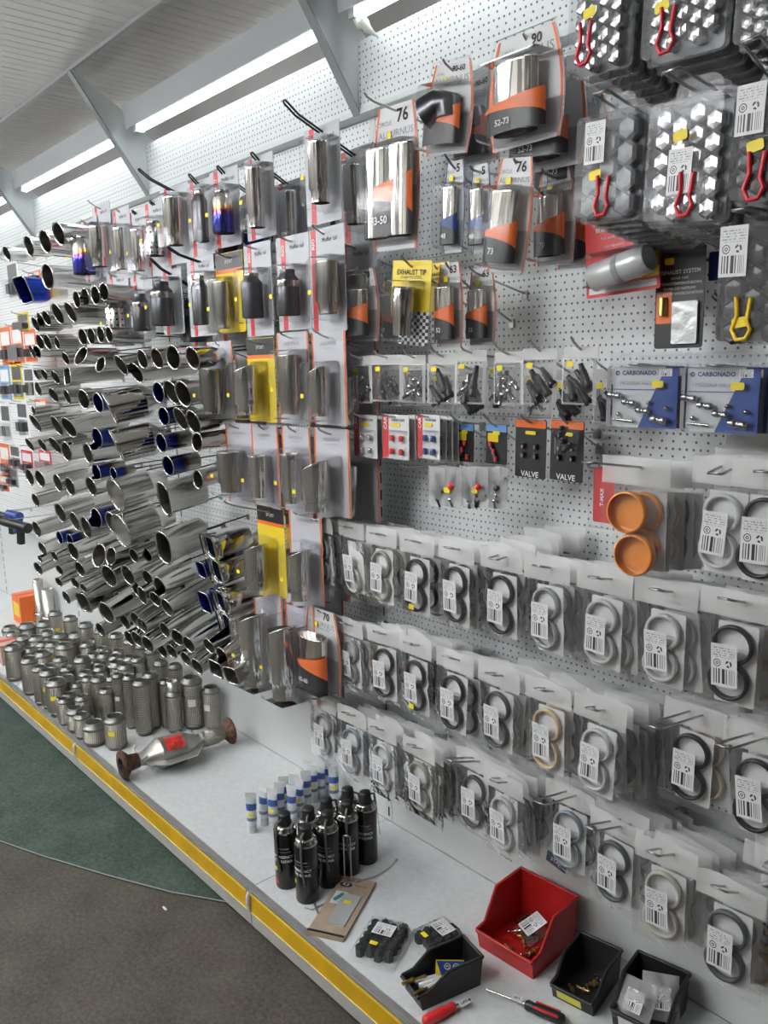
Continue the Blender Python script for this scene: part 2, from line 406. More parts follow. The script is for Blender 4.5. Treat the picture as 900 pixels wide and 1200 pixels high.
# ------------------------------------------------------------------ gondola bays
BAYW = 1.25
BAYS = [(-5.0, 'far end bay of the pegboard wall shelving'), (-3.75, 'distant pegboard bay hung with orange carded goods'), (-2.5, 'pegboard bay carrying rows of loose chrome exhaust tips'),
        (-1.25, 'pegboard bay with blister packed muffler tips beside the loose pipes'), (0., 'nearest pegboard bay hung with ring bags and lug nut packs')]
HZ = DK + 2.0725
peg_me = MB().box((0, 0, 0), (BAYW-.0265, .014, .3985)).mesh('peg_panel', PEG)
low_me = MB().box((0, 0, 0), (BAYW-.0265, .014, .47)).mesh('back_panel', WHITE)
top_me = MB().box((0, 0, 0), (BAYW-.004, .012, .168)).mesh('header_board', PEGTOP)
flg_me = MB().box((0, 0, 0), (BAYW-.002, .058, .012)).mesh('header_flange', ARM)
pst = MB().box((0, 0, 0), (.024, .02, 2.06)).mesh('upright', WHITE)
sl = MB()
for i in range(40): sl.box((0, 0, -1.0+i*.05), (.005, .0012, .03))
slm = sl.mesh('slot_row', DARK)
for x0, lab in BAYS:
    t = thing('pegboard_bay', lab, 'shelving', (x0, 0, DK), group='pegboard bays')
    for k in range(4): link('peg_panel', peg_me, t, (BAYW/2+.012, .007, 2.0725-.2-.4*k))
    link('back_panel', low_me, t, (BAYW/2+.012, .007, .236))
    link('header_board', top_me, t, (BAYW/2, -.034, 2.157))
    link('header_flange', flg_me, t, (BAYW/2, -.016, 2.0665))
    u = link('upright', pst, t, (.0125, .009, 1.032)); u2 = link('slot_row', slm, u, (0, -.0106, 0))
DEPTH = .504
deck_me = MB().box((0, 0, 0), (BAYW-.003, DEPTH-.002, .024)).mesh('deck', DECK)
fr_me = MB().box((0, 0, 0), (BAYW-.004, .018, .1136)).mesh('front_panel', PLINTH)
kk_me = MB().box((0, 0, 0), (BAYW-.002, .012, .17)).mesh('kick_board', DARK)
ed_me = MB().box((0, 0, 0), (BAYW-.003, .006, .010)).mesh('deck_edge', plain('deck_edge_grey', (.25, .24, .22), .5))
st_me = MB().box((0, 0, 0), (BAYW-.022, .003, .056)).mesh('price_strip', YSTRIP)
se = MB().box((0, -.001, .028), (BAYW-.022, .006, .006)); se2 = MB().box((0, -.001, -.028), (BAYW-.022, .005, .0025))
se_me = se.mesh('strip_rail', YEDGE); se2_me = se2.mesh('strip_lip', plain('strip_lip', (.75, .68, .35), .4))
cp_me = MB().tube([(0, -.002, .03), (.002, -.008, .02), (-.001, -.009, -.005), (.001, -.006, -.028)], [.006, .007, .006, .004], 8).mesh('end_clip', plain('clear_clip', (.62, .62, .58), .25))
BL = ['base shelf deck at the far end of the aisle', 'base shelf deck below the distant orange goods', 'white base shelf crowded with standing steel flex pipes', 'white base shelf with catalytic converter and sealant tubes', 'white base shelf holding red and black open bins']
for (x0, _), lab in zip(BAYS, BL):
    t = thing('base_shelf', lab, 'shelf', (x0+BAYW/2, 0, 0), group='base shelves')
    link('deck', deck_me, t, (0, -DEPTH/2, DK-.012))
    link('deck_edge', ed_me, t, (0, -DEPTH-.002, DK-.004))
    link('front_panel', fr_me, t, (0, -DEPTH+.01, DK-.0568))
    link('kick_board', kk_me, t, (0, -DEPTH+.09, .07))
    p = link('price_strip', st_me, t, (0, -DEPTH-.0025, DK-.039))
    link('strip_rail', se_me, p); link('strip_lip', se2_me, p)
    link('end_clip', cp_me, t, (-BAYW/2+.006, -DEPTH-.002, DK-.036))

# canopy arms: wedge plates reaching up to the ceiling trim
def arm_poly(): return [(-.04, 2.062), (.0, 2.062), (.0, 2.255), (-.078, 2.325), (-.30, 2.455), (-.312, 2.45), (-.30, 2.43)]
ap = arm_poly()
am = MB(); Mx = Matrix(((0, 1, 0, 0), (1, 0, 0, 0), (0, 0, 1, 0), (0, 0, 0, 1)))
am.prism(ap, -.0015, .0015, M=Mx); arm_me = am.mesh('arm_plate', ARM)
e0, e1 = Vector((0, -.04, 2.062)), Vector((0, -.306, 2.444)); dd = e1-e0
fm = MB(); nrm = Vector((0, -dd.z, dd.y)).normalized()
for s in (-1, 1):
    pass
q = [e0+Vector((-.014, 0, 0)), e0+Vector((.014, 0, 0)), e1+Vector((.014, 0, 0)), e1+Vector((-.014, 0, 0))]
o2 = nrm*.005
fm.loft([[q[0], q[1], q[1]+o2, q[0]+o2], [q[3], q[2], q[2]+o2, q[3]+o2]], True, True, True, False)
flange_me = fm.mesh('arm_flange', GREYM)
for x, lab in ((0., 'white canopy arm nearest the camera above the round chrome pack'), (-1.25, 'white canopy arm between the two full light tubes'), (-2.5, 'white canopy arm above the loose chrome tips'), (-3.75, 'farthest white canopy arm by the left edge')):
    t = thing('canopy_arm', lab, 'bracket', (x, 0, DK), group='canopy arms')
    link('arm_plate', arm_me, t); link('arm_flange', flange_me, t)

# strip lights between the arms
ch_me = MB().box((0, 0, 0), (1.14, .05, .035)).mesh('channel', plain('fixture_grey', (.42, .44, .46), .35))
rf = MB(); rp = [(-.040, -.004), (-.043, -.004), (-.050, .075), (.030, .075), (.030, .072), (-.047, .072)]
rf.loft([[(-.575, y, z) for y, z in rp], [(.575, y, z) for y, z in rp]], True, True, True, False)
rf_me = rf.mesh('reflector', plain('fixture_grey', (.42, .44, .46), .35))
tb_me = MB().tube([(-.54, 0, 0), (.54, 0, 0)], .015, 14).mesh('tube', TUBE)
cap_me = MB().box((0, 0, .012), (.022, .034, .05)).mesh('end_cap', WHITE)
for xc, lab in ((.625, 'strip light with knotted cord at the top right'), (-.625, 'long lit strip light over the blister packs'), (-1.875, 'lit strip light between the two left canopy arms'), (-3.125, 'far lit strip light at the left edge'), (-4.375, 'farthest strip light beyond the left edge')):
    t = thing('strip_light', lab, 'light', (xc, -.095, DK+2.275), group='strip lights')
    link('channel', ch_me, t, (0, .0, .050)); link('reflector', rf_me, t); link('tube', tb_me, t)
    for s in (-1, 1): link('end_cap', cap_me, t, (s*.555, 0, 0))
P = aty(435, 30, -.06)
pts = [aty(415, 22, -.1), aty(422, 30, -.1), aty(427, 27, -.1), aty(430, 33, -.1), aty(436, 38, -.09), aty(443, 43, -.06)]
kc = MB().tube(pts, [.004, .011, .014, .012, .006, .003], 8).build('knotted_cord', plain('white_cord', (.7, .71, .66), .6))
tag(kc, 'knotted white cord hanging from the strip light end', 'cord')

# unseen ceiling lamps added for general light, hung low to brighten the ceiling
rb_me = MB().box((0, 0, 0), (1.2, .07, .05)).mesh('batten', WHITE)
rt_me = MB().tube([(-.58, 0, 0), (.58, 0, 0)], .02, 10).mesh('tube', RTUBE)
for j, y in enumerate((-1.9, -3.2)):
    for i, x in enumerate((-5.2, -3.4, -1.6, .2)):
        t = thing('added_ceiling_light', 'added unseen twin tube ceiling light, %s from far end, %s aisle row' % (ORD[i], ('near', 'back')[j]), 'light', (x, y, ZC-.20), group='added aisle ceiling lights')
        link('batten', rb_me, t)
        for s in (-1, 1): MB().tube([(s*.4, 0, .02), (s*.4, 0, .195)], .004, 6).build('suspension_rod', ALU, t)
        for s in (-1, 1): link('tube', rt_me, t, (0, s*.075, -.02))
# ------------------------------------------------------------------ hooks
HOOKN = [0]
def hook(x, y0z, tip, label, style='wire', group='pegboard hooks', fromwall=0.):
    """wire hook from the wall at (x, 0, y0z) to tip (Y, z)"""
    Y, z = tip
    t = thing('display_hook', label, 'hook', (x, 0, y0z), group=group)
    dz = z-y0z; L = -Y
    if style == 'loop':
        m = MB(); w = .0065
        up = .012
        pts = [(-w, -.004, 0), (-w, -L*.9, dz*.9), (-w, -L*.985, dz+up*.6), (-w*.6, -L, dz+up), (w*.6, -L, dz+up), (w, -L*.985, dz+up*.6), (w, -L*.9, dz*.9), (w, -.004, 0)]
        m.tube(pts, .0026, 6); m.build('wire', BWIRE, t)
    elif style == 'uloop':
        m = MB(); w = .012
        pts = [(-w, -.004, 0), (-w, -L*.97, dz*.97), (-w, -L, dz), (w, -L, dz), (w, -L*.97, dz*.97), (w, -.004, 0)]
        m.tube(pts, .0022, 6); m.build('wire', WIRE, t)
    else:
        m = MB(); r = .0024
        pts = [(0, -.004, 0), (0, -max(L-.028, .02), dz*(1-.028/L) if L > .05 else dz), (0, -L+.006, dz+.003), (0, -L, dz+.010)]
        m.tube(pts, r, 6); m.build('wire', BWIRE if style == 'black' else WIRE, t)
    MB().box((0, -.003, -.004), (.016, .005, .020)).build('mount_plate', WIRE if style != 'loop' else BWIRE, t)
    return t
def hang_hook(P, tip=None, label='', style='wire', over=.03, slope=.10):
    """hook passing through hole P = (x, Y, z); tip pixel or overshoot; returns point-at-Y function"""
    if tip:
        T = atx(tip[0], tip[1], P.x)
        if T.y > P.y-.006: T = Vector((P.x, P.y-.012, P.z+.004))
        sl = (T.z-P.z)/(P.y-T.y) if abs(P.y-T.y) > .004 else slope
        sl = max(-.15, min(.5, sl))
        T = Vector((P.x, T.y, P.z+sl*(P.y-T.y)))
    else:
        sl = slope; T = Vector((P.x, P.y-over, P.z+sl*over))
    root = P.z + sl*P.y
    if label: hook(P.x, root, (T.y, T.z), label, style)
    return lambda Y: Vector((P.x, Y, P.z + sl*(P.y-Y)))

# ------------------------------------------------------------------ chrome tips
def sup(n):
    return lambda t: (math.copysign(abs(math.cos(t))**(2/n), math.cos(t)), math.copysign(abs(math.sin(t))**(2/n), math.sin(t)))
SHAPES = {'round': None, 'oval': lambda t: (math.cos(t)*.95, math.sin(t)), 'wide': lambda t: (math.cos(t)*1.0, math.sin(t)*.72),
          'square': sup(5), 'hex': lambda t: (lambda k: (math.cos(t)*k, math.sin(t)*k))(.92/max(abs(math.cos(((t+PI/6) % (PI/3))-PI/6)), .1)),
          'stadium': lambda t: (math.cos(t)*.66, math.sin(t)*.55 + math.copysign(.45*min(1, abs(math.sin(t))*5), math.sin(t)))}
_TIP = {}
def tip_meshes(shape, ratio, slash, flare, mat, inner, n=22):
    """unit mouth radius, mouth at z = 0 looking along +z, body to z = -ratio"""
    key = (shape, ratio, slash, flare, mat.name, inner.name)
    if key in _TIP: return _TIP[key]
    L = ratio; sh = SHAPES[shape]
    def sl(m):
        for i, p in enumerate(m.v):
            w = max(0., min(1., (p.z+L*.55)/(L*.55))); m.v[i] = Vector((p.x, p.y, p.z+slash*p.y*w))
        return m
    rin = .62 if flare != 'straight' else .93
    if flare == 'straight': out = [(.93, -L), (.93, -L*.5), (.93, -.12), (1.0, -.06), (1.03, 0), (.98, .03), (.93, .0)]
    elif flare == 'cone': out = [(rin, -L), (rin, -L*.62), (.93, -L*.45), (.95, -.3), (1., -.08), (1.03, 0), (.98, .04), (.92, 0)]
    else: out = [(rin, -L), (rin, -L*.8), (.98, -L*.66), (1., -L*.62), (1., -.1), (1.03, 0), (.98, .04), (.90, 0)]
    a = sl(MB().lathe(out, n, shape=sh)).mesh('sleeve', mat, True)
    inn = [(.92, .0), (.86, -.15), (.78, -L*.35), (rin*.9, -L*.6), (rin*.88, -L*.98)]
    b = sl(MB().lathe(inn, n, shape=sh)).mesh('inner_liner', inner, True)
    c = sl(MB().lathe([(1.03, -.02), (1.06, .02), (1.03, .06), (.96, .05), (.94, .0)], n, shape=sh)).mesh('rolled_lip', CHROME, True)
    _TIP[key] = (a, b, c); return _TIP[key]
PIPE_HOOK_GROUP = 'hooks carrying loose exhaust tips'
def loose_tip(px, py, h, label, shape='round', ratio=3.2, slash=.15, flare='bulb', mat=None, inner=None, Y=-.36, tilt=6., yaw=0., roll=0., hk=True, L=None):
    P = aty(px, py, Y); R = h*mpp(P)/2
    mat = mat or CHROME; inner = inner or DSTEEL
    a, b, c = tip_meshes(shape, round(min(ratio, (-Y-.03)/R), 1), slash, flare, mat, inner)
    t = thing('exhaust_tip', label, 'exhaust tip', P, group='loose exhaust tips on hooks')
    t.rotation_euler = Euler((PI/2+math.radians(tilt), math.radians(roll), math.radians(yaw)), 'XYZ')
    t.scale = (R, R, R)
    link('sleeve', a, t); link('inner_liner', b, t); link('rolled_lip', c, t)
    if hk:   # hook wire runs inside the tip: rests against its upper inner wall
        zt = P.z + R*.30
        t2 = math.tan(math.radians(tilt))
        hook(P.x, zt + (-Y)*t2*.8, (Y+.035, zt+.02*t2), 'hook inside the ' + label, 'black', PIPE_HOOK_GROUP)
    return t
def rowword(y):
    return y
TIPS = [  # px, py, mouth height px, shape, ratio, slash, flare, colour
 # top left
 (69, 274, 26, 'round', 4.6, .25, 'bulb', 'c'), (53, 283, 26, 'round', 4.6, .25, 'bulb', 'c'), (34, 288, 24, 'hex', 4, .25, 'cone', 'c'), (8, 297, 16, 'round', 4, .3, 'bulb', 'c'),
 (56, 324, 29, 'round', 6, .1, 'straight', 'c'), (27, 340, 30, 'square', 3.4, .3, 'cone', 'burnt'),
 (90, 351, 19, 'round', 5, .1, 'straight', 'd'), (100, 348, 20, 'round', 5, .1, 'straight', 'd'), (112, 346, 21, 'round', 5, .1, 'straight', 'd'), (122, 342, 20, 'round', 5, .1, 'straight', 'd'),
 (42, 380, 17, 'round', 5, .3, 'bulb', 's'), (48, 375, 17, 'round', 5, .3, 'bulb', 's'), (55, 373, 17, 'round', 5, .3, 'bulb', 's'), (68, 368, 23, 'round', 6, .4, 'straight', 's'), (83, 366, 23, 'round', 6, .4, 'straight', 's'),
 (47, 401, 18, 'round', 5, .2, 'bulb', 's'), (56, 401, 18, 'round', 5, .2, 'bulb', 's'), (67, 402, 14, 'oval', 5, .2, 'bulb', 's'), (97, 395, 19, 'round', 5.6, .1, 'straight', 'd'), (107, 394, 19, 'round', 5.6, .1, 'straight', 'd'), (118, 392, 19, 'round', 5.6, .1, 'straight', 'd'), (128, 392, 18, 'round', 5.6, .1, 'straight', 'd'),
 (38, 412, 15, 'round', 6, .3, 'straight', 's'), (44, 412, 14, 'round', 6, .3, 'straight', 's'), (77, 420, 15, 'round', 5, .2, 'cone', 's'), (95, 417, 21, 'oval', 4, -.5, 'straight', 's'), (118, 427, 24, 'wide', 5, -.35, 'straight', 's'), (142, 428, 24, 'round', 5, .4, 'straight', 's'), (160, 437, 24, 'round', 6.5, .35, 'straight', 's'),
 (43, 439, 13, 'round', 6, .2, 'bulb', 's'), (52, 439, 13, 'round', 6, .2, 'bulb', 's'), (65, 442, 16, 'round', 5, .35, 'bulb', 's'), (79, 441, 19, 'square', 7, -.1, 'straight', 's'),
 (45, 456, 16, 'round', 6, .1, 'straight', 's'), (63, 463, 17, 'round', 5, .35, 'bulb', 's'), (79, 465, 17, 'oval', 5, .2, 'bulb', 's'), (98, 468, 23, 'round', 4, .1, 'cone', 'd'),
 (40, 482, 12, 'round', 5, .1, 'bulb', 's'), (42, 496, 22, 'oval', 5, .35, 'bulb', 's'), (67, 499, 24, 'round', 5, .35, 'bulb', 's'), (81, 501, 25, 'round', 6, .35, 'straight', 's'),
 (35, 521, 16, 'round', 6, .3, 'straight', 's'), (50, 522, 16, 'round', 6, .3, 'straight', 's'), (65, 522, 22, 'round', 5, .4, 'bulb', 'd'), (78, 529, 23, 'round', 4, .05, 'bulb', 'c'), (103, 531, 24, 'round', 5, .05, 'bulb', 'c'),
 (35, 559, 20, 'round', 6, .1, 'straight', 'c'), (47, 561, 20, 'round', 6, .1, 'straight', 'c'), (68, 566, 22, 'round', 5, .05, 'bulb', 'c'), (82, 570, 22, 'round', 6, .05, 'bulb', 'c'), (107, 570, 23, 'round', 5, .05, 'bulb', 'c'),
 (42, 586, 16, 'round', 5, .2, 'bulb', 's'), (71, 601, 24, 'round', 5, .05, 'bulb', 'c'), (88, 611, 24, 'oval', 5, .3, 'straight', 's'), (101, 618, 27, 'round', 5, .15, 'bulb', 'c'), (131, 612, 26, 'round', 4, .1, 'bulb', 'd'),
 (43, 620, 19, 'round', 6, .0, 'bulb', 'c'),
 (50, 643, 17, 'round', 6, .1, 'straight', 'c'), (45, 666, 16, 'round', 6, .05, 'straight', 's'), (47, 655, 9, 'round', 7, .3, 'straight', 's'), (64, 652, 13, 'round', 5, .1, 'straight', 's'), (70, 668, 13, 'round', 5, .1, 'straight', 's'), (69, 682, 12, 'round', 5, .1, 'straight', 's'),
 (86, 646, 22, 'oval', 6, .3, 'straight', 'c'), (116, 651, 26, 'oval', 6, -.45, 'straight', 's'), (130, 652, 20, 'oval', 6, -.4, 'straight', 's'), (94, 667, 20, 'oval', 5.5, .3, 'straight', 's'), (128, 675, 28, 'oval', 5, .1, 'bulb', 's'), (150, 674, 26, 'oval', 5, .35, 'straight', 's'),
 (88, 683, 14, 'round', 6, .3, 'straight', 'c'), (98, 689, 12, 'round', 6, .3, 'straight', 'c'), (167, 698, 24, 'stadium', 5, .3, 'straight', 's'), (182, 702, 20, 'oval', 6, .3, 'straight', 's'), (173, 677, 20, 'oval', 6, .35, 'straight', 'c'), (187, 687, 24, 'oval', 6, .35, 'straight', 'c'), (196, 712, 24, 'oval', 6, .35, 'straight', 's'),
 (98, 706, 25, 'square', 5, .25, 'straight', 'd'), (125, 718, 28, 'round', 5, .15, 'straight', 'c'),
 (160, 727, 24, 'oval', 5, .35, 'straight', 'c'), (167, 733, 20, 'oval', 5, .35, 'straight', 'c'), (161, 749, 22, 'oval', 4, .35, 'straight', 'c'), (173, 755, 22, 'oval', 4.4, .35, 'straight', 'c'),
 (193, 738, 20, 'oval', 6.5, .3, 'straight', 'c'), (208, 747, 22, 'oval', 7, .3, 'straight', 'c'), (221, 755, 22, 'oval', 7, .3, 'straight', 'c'), (201, 763, 20, 'oval', 5, .3, 'straight', 's'), (218, 772, 20, 'oval', 5, .3, 'straight', 's'), (231, 781, 22, 'oval', 5, .3, 'straight', 's'),
 (245, 757, 22, 'hex', 6, .3, 'straight', 'c'), (260, 768, 22, 'hex', 6, .3, 'straight', 'c'), (253, 784, 24, 'square', 4.5, .3, 'straight', 's'), (271, 792, 24, 'square', 4.5, .35, 'straight', 'c'),
 # right hand tips
 (167, 421, 22, 'round', 4, .15, 'cone', 'c'), (184, 420, 24, 'round', 4, .15, 'cone', 'c'), (203, 419, 28, 'round', 4, .15, 'cone', 'c'), (226, 420, 27, 'round', 4, .15, 'cone', 'c'),
 (202, 460, 30, 'oval', 2.6, .3, 'cone', 's'), (215, 462, 31, 'oval', 4.2, .2, 'cone', 's'), (212, 491, 28, 'oval', 2.8, .3, 'cone', 's'), (227, 495, 29, 'oval', 4.2, .2, 'cone', 's'),
 (231, 518, 22, 'round', 4, -.1, 'straight', 's'), (232, 562, 22, 'round', 4, -.1, 'straight', 's'),
 (193, 585, 42, 'stadium', 2.4, .1, 'straight', 's'), (192, 642, 42, 'stadium', 2.6, .1, 'straight', 's'),
 (157, 651, 18, 'round', 5, .1, 'bulb', 'd'), (172, 650, 19, 'round', 5, .2, 'bulb', 'd'),
]
BLUES = [(115, 472, 23), (114, 513, 23), (113, 554, 20), (133, 555, 15), (113, 607, 24), (70, 630, 15), (82, 633, 15), (186, 460, 24), (192, 488, 22), (189, 519, 22), (197, 546, 23)]
BIGS = [(129, 479, 40, .34, 'sliced'), (137, 523, 40, .30, 'sliced'), (136, 580, 39, .08, 'open'), (142, 622, 41, .08, 'open')]
SHW = {'round': 'round', 'oval': 'oval', 'wide': 'wide oval', 'square': 'square', 'hex': 'six sided', 'stadium': 'tall slot shaped'}
MW = {'c': 'bright chrome', 's': 'polished steel', 'd': 'dark mirror', 'burnt': 'heat blued'}
MM = {'c': CHROME, 's': STEEL, 'd': plain('dark_chrome', (.42, .41, .39), .12, 1.), 'burnt': BURNTR}
TILTBOX = lambda y: 0. if y < 420 else (5. if y < 560 else (8. if y < 640 else (11. if y < 700 else 14.)))
BANDS = [(0, 310, 'topmost tip row'), (310, 360, 'second tip row'), (360, 390, 'third tip row'), (390, 432, 'fourth tip row'), (432, 470, 'fifth tip row'), (470, 510, 'sixth tip row'), (510, 545, 'seventh tip row'), (545, 580, 'eighth tip row'),
         (580, 638, 'ninth tip row'), (638, 662, 'tenth tip row'), (662, 694, 'eleventh tip row'), (694, 722, 'twelfth tip row'), (722, 760, 'second lowest tip row'), (760, 900, 'lowest tip row')]
allt = [(x, y, h, sh, r, s, f, c) for x, y, h, sh, r, s, f, c in TIPS]
def bandlab(x, y, pool):
    for lo, hi, nm in BANDS:
        if lo <= y < hi:
            xs = sorted(p[0] for p in pool if lo <= p[1] < hi); i = xs.index(x)
            return (ORD[i] if i < 20 else 'last') + ' from left in ' + nm
for (x, y, h, sh, r, s, f, c) in allt:
    lab = '%s %s exhaust tip, %s' % (MW[c].split()[-1] if sh in ('stadium', 'hex') else MW[c], SHW[sh], bandlab(x, y, allt))
    Yb = -.36 if x < 160 or y > 690 else -.33
    yaw = random.uniform(1, 8) + (5 if y > 630 else 0)
    if y > 545 and s > .06: s = .06
    loose_tip(x, y, h, lab, sh, r, s, f, MM[c], DSTEEL if c != 'burnt' else BLUEM, Yb + random.uniform(-.012, .012), TILTBOX(y)+random.uniform(-2, 2), yaw, roll=(25 if sh == 'oval' and s < -.3 else (random.uniform(-8, 8) if sh != 'stadium' else 12)))
for i, (x, y, h) in enumerate(BLUES):
    xs = sorted(BLUES, key=lambda p: (p[1], p[0])); k = xs.index((x, y, h))
    loose_tip(x, y, h, 'small blue anodised exhaust tip, %s blue one counted from the top' % ORD[k], 'round', 3.4, .05, 'straight', BLUEMOUTH, BLUEM, -.345, 4, 5)
for i, (x, y, h, s, kind) in enumerate(BIGS):
    lab = 'wide chrome exhaust tip with %s, %s of the pair' % ('slanted cut mouth' if kind == 'sliced' else 'round open mouth', 'upper' if i % 2 == 0 else 'lower')
    loose_tip(x, y, h, lab, 'round', 3.2, s*.6, 'bulb', CHROME, DSTEEL if kind == 'sliced' else plain('liner_steel', (.36, .35, .32), .4, .9), -.40, 10, -20 if kind == 'sliced' else 1, 0)
REAR = [(78, 700, 16), (108, 690, 18), (140, 702, 19), (118, 738, 18), (146, 728, 20), (152, 748, 19), (186, 722, 20), (212, 706, 20), (190, 762, 19), (228, 732, 20), (214, 690, 20), (176, 640, 20), (160, 690, 20), (236, 768, 19)]
for i, (x, y, h) in enumerate(sorted(REAR)):
    loose_tip(x, y, h, 'dull steel exhaust tip half hidden behind lower rows, %s from left' % ORD[i], 'round', 4.5, .05, 'straight', MM['d'], DSTEEL, -.24, 12, 8)
# twin barrelled rectangular tips at the right edge of the loose tips
def twin_tip(px, py, hpx, label, Y=-.30):
    P = aty(px, py, Y); H = hpx*mpp(P)
    t = thing('twin_exhaust_tip', label, 'exhaust tip', P, group='twin barrelled tips'); t.rotation_euler = (math.radians(11), 0, math.radians(-6))
    r = H/4
    for k, z in enumerate((r, -r)):
        a = MB(); M = Matrix.Translation((0, 0, z)) @ Matrix.Rotation(PI/2, 4, 'X')
        a.lathe([(r*.75, -.13), (r*.97, -.10), (r*.98, -.02), (r*1.0, 0), (r*.95, .002), (r*.9, -.01)], 24, M=M, shape=lambda t_: (sup(3)(t_)[0]*1.25, sup(3)(t_)[1])); b = a.build('barrel', CHROME, t)
        MB().lathe([(r*.92, -.004), (r*.86, -.03), (r*.6, -.09)], 24, M=M, shape=lambda t_: (sup(3)(t_)[0]*1.25, sup(3)(t_)[1])).build('inner_liner', plain('dark_blue_liner', (.01, .015, .05), .3, .6), b)
    fr = MB(); o = rrect(r*2.56, H*1.02, r*.3); i_ = rrect(r*2.36, H*.97, r*.3)
    fr.loft([[(x, -.004, z) for x, z in o], [(x, -.008, z) for x, z in o], [(x, -.008, z) for x, z in i_], [(x, -.004, z) for x, z in i_]], True, smooth=False)
    fr.build('front_frame', CHROME, t)
    MB().tube([(0, .09, 0), (0, .19, .01)], r*.75, 14).build('inlet_pipe', STEEL, t)
    hook(P.x, P.z+.06, (Y+.01, P.z+.02), 'hook inside the ' + label, 'black', PIPE_HOOK_GROUP)
twin_tip(250, 656, 62, 'upper twin barrel rectangular chrome tip beside the yellow card pack')
twin_tip(262, 719, 60, 'lower twin barrel rectangular chrome tip above the square tips')
for i, (x, y, h) in enumerate(((236, 668, 20), (240, 706, 26))):
    loose_tip(x, y, h, 'dark blue exhaust tip left of the %s twin barrel tip' % ('upper' if i == 0 else 'lower'), 'square', 2.4, .1, 'straight', BLUEM, BLUEM, -.30, 8)
# ------------------------------------------------------------------ flex pipes standing on the deck
_FX = {}
def flex_meshes(H, kind):
    key = (H, kind)
    if key in _FX: return _FX[key]
    e = .22 if kind != 'neck' else .3
    capz = H-1.0*e*1.6
    b = MB().lathe([(.98, .35), (1., .5), (1.0, H-.75), (.97, H-.6)], 20).mesh('braid', BRAID)
    lo = MB().lathe([(.80, 0), (.82, .02), (.82, .28), (.97, .32), (1.03, .36), (1.03, .5), (.98, .52)], 20, cap0=True).mesh('end_collar', FLANGE)
    up = MB().lathe([(.98, H-.66), (1.03, H-.62), (1.04, H-.46), (.98, H-.36), (.80, H-.3), (.78, H-.02), (.76, H), (.70, H), (.68, H-.1), (.66, H-.8), (.6, H-1.0), (.0, H-1.0)], 20).mesh('end_collar', FLANGE)
    nk = None
    if kind == 'neck':
        nk = MB().lathe([(.66, H-.32), (.66, H+1.25), (.60, H+1.25), (.58, H+.2), (0, H+.2)], 18).mesh('neck_pipe', CATS)
    if kind == 'foot':
        nk = MB().lathe([(.66, 0), (.66, .8)], 18).mesh('neck_pipe', GREENP)
    _FX[key] = (b, lo, up, nk); return _FX[key]
FLEX = [  # px, py of the top, width px, height m, kind
 (11, 733, 18, .13), (31, 730, 20, .12), (52, 728, 19, .12), (61, 736, 18, .12), (26, 745, 16, .14), (42, 745, 18, .14), (8, 757, 20, .17), (43, 762, 20, .13), (61, 752, 18, .14), (75, 754, 20, .16), (93, 742, 19, .14), (96, 769, 20, .18),
 (21, 773, 20, .17), (30, 781, 18, .17), (40, 785, 21, .17), (57, 779, 20, .15), (53, 799, 24, .155), (78, 792, 20, .14), (116, 761, 19, .14), (134, 767, 18, .15), (139, 775, 18, .16), (112, 752, 18, .13), (64, 716, 16, .2), (82, 722, 17, .2), (100, 730, 17, .2), (118, 736, 17, .2), (136, 742, 17, .2), (152, 748, 17, .2), (168, 753, 17, .2), (184, 758, 17, .2), (103, 793, 16, .16), (70, 742, 17, .13), (82, 748, 17, .13), (104, 752, 17, .14), (125, 758, 17, .14), (146, 762, 17, .14), (160, 760, 17, .15), (172, 768, 17, .17), (88, 780, 17, .14), (108, 785, 17, .14), (70, 770, 17, .14), (50, 752, 17, .13), (20, 752, 17, .13), (15, 740, 16, .12), (96, 815, 17, .12), (205, 778, 17, .2), (115, 793, 18, .18), (127, 806, 17, .16),
 (79, 809, 18, .11), (77, 818, 16, .10), (85, 828, 22, .10), (67, 818, 16, .11), (94, 836, 18, .10), (109, 846, 26, .09), (134, 838, 25, .13), (138, 789, 14, .22), (151, 791, 16, .22), (165, 796, 20, .225), (176, 788, 18, .23), (190, 796, 15, .20), (201, 808, 19, .17, 'neck'),
 (142, 772, 22, .16), (163, 771, 18, .16), (117, 764, 18, .15), (188, 774, 17, .20), (224, 793, 25, .21), (256, 801, 21, .17, 'foot'), (131, 792, 16, .15), (90, 800, 16, .13), (66, 800, 16, .14), (28, 760, 17, .14), (104, 776, 17, .15), (122, 779, 17, .15), (153, 776, 17, .15)]
placed = []
ftall = sorted(FLEX, key=lambda q: (q[1], q[0]))
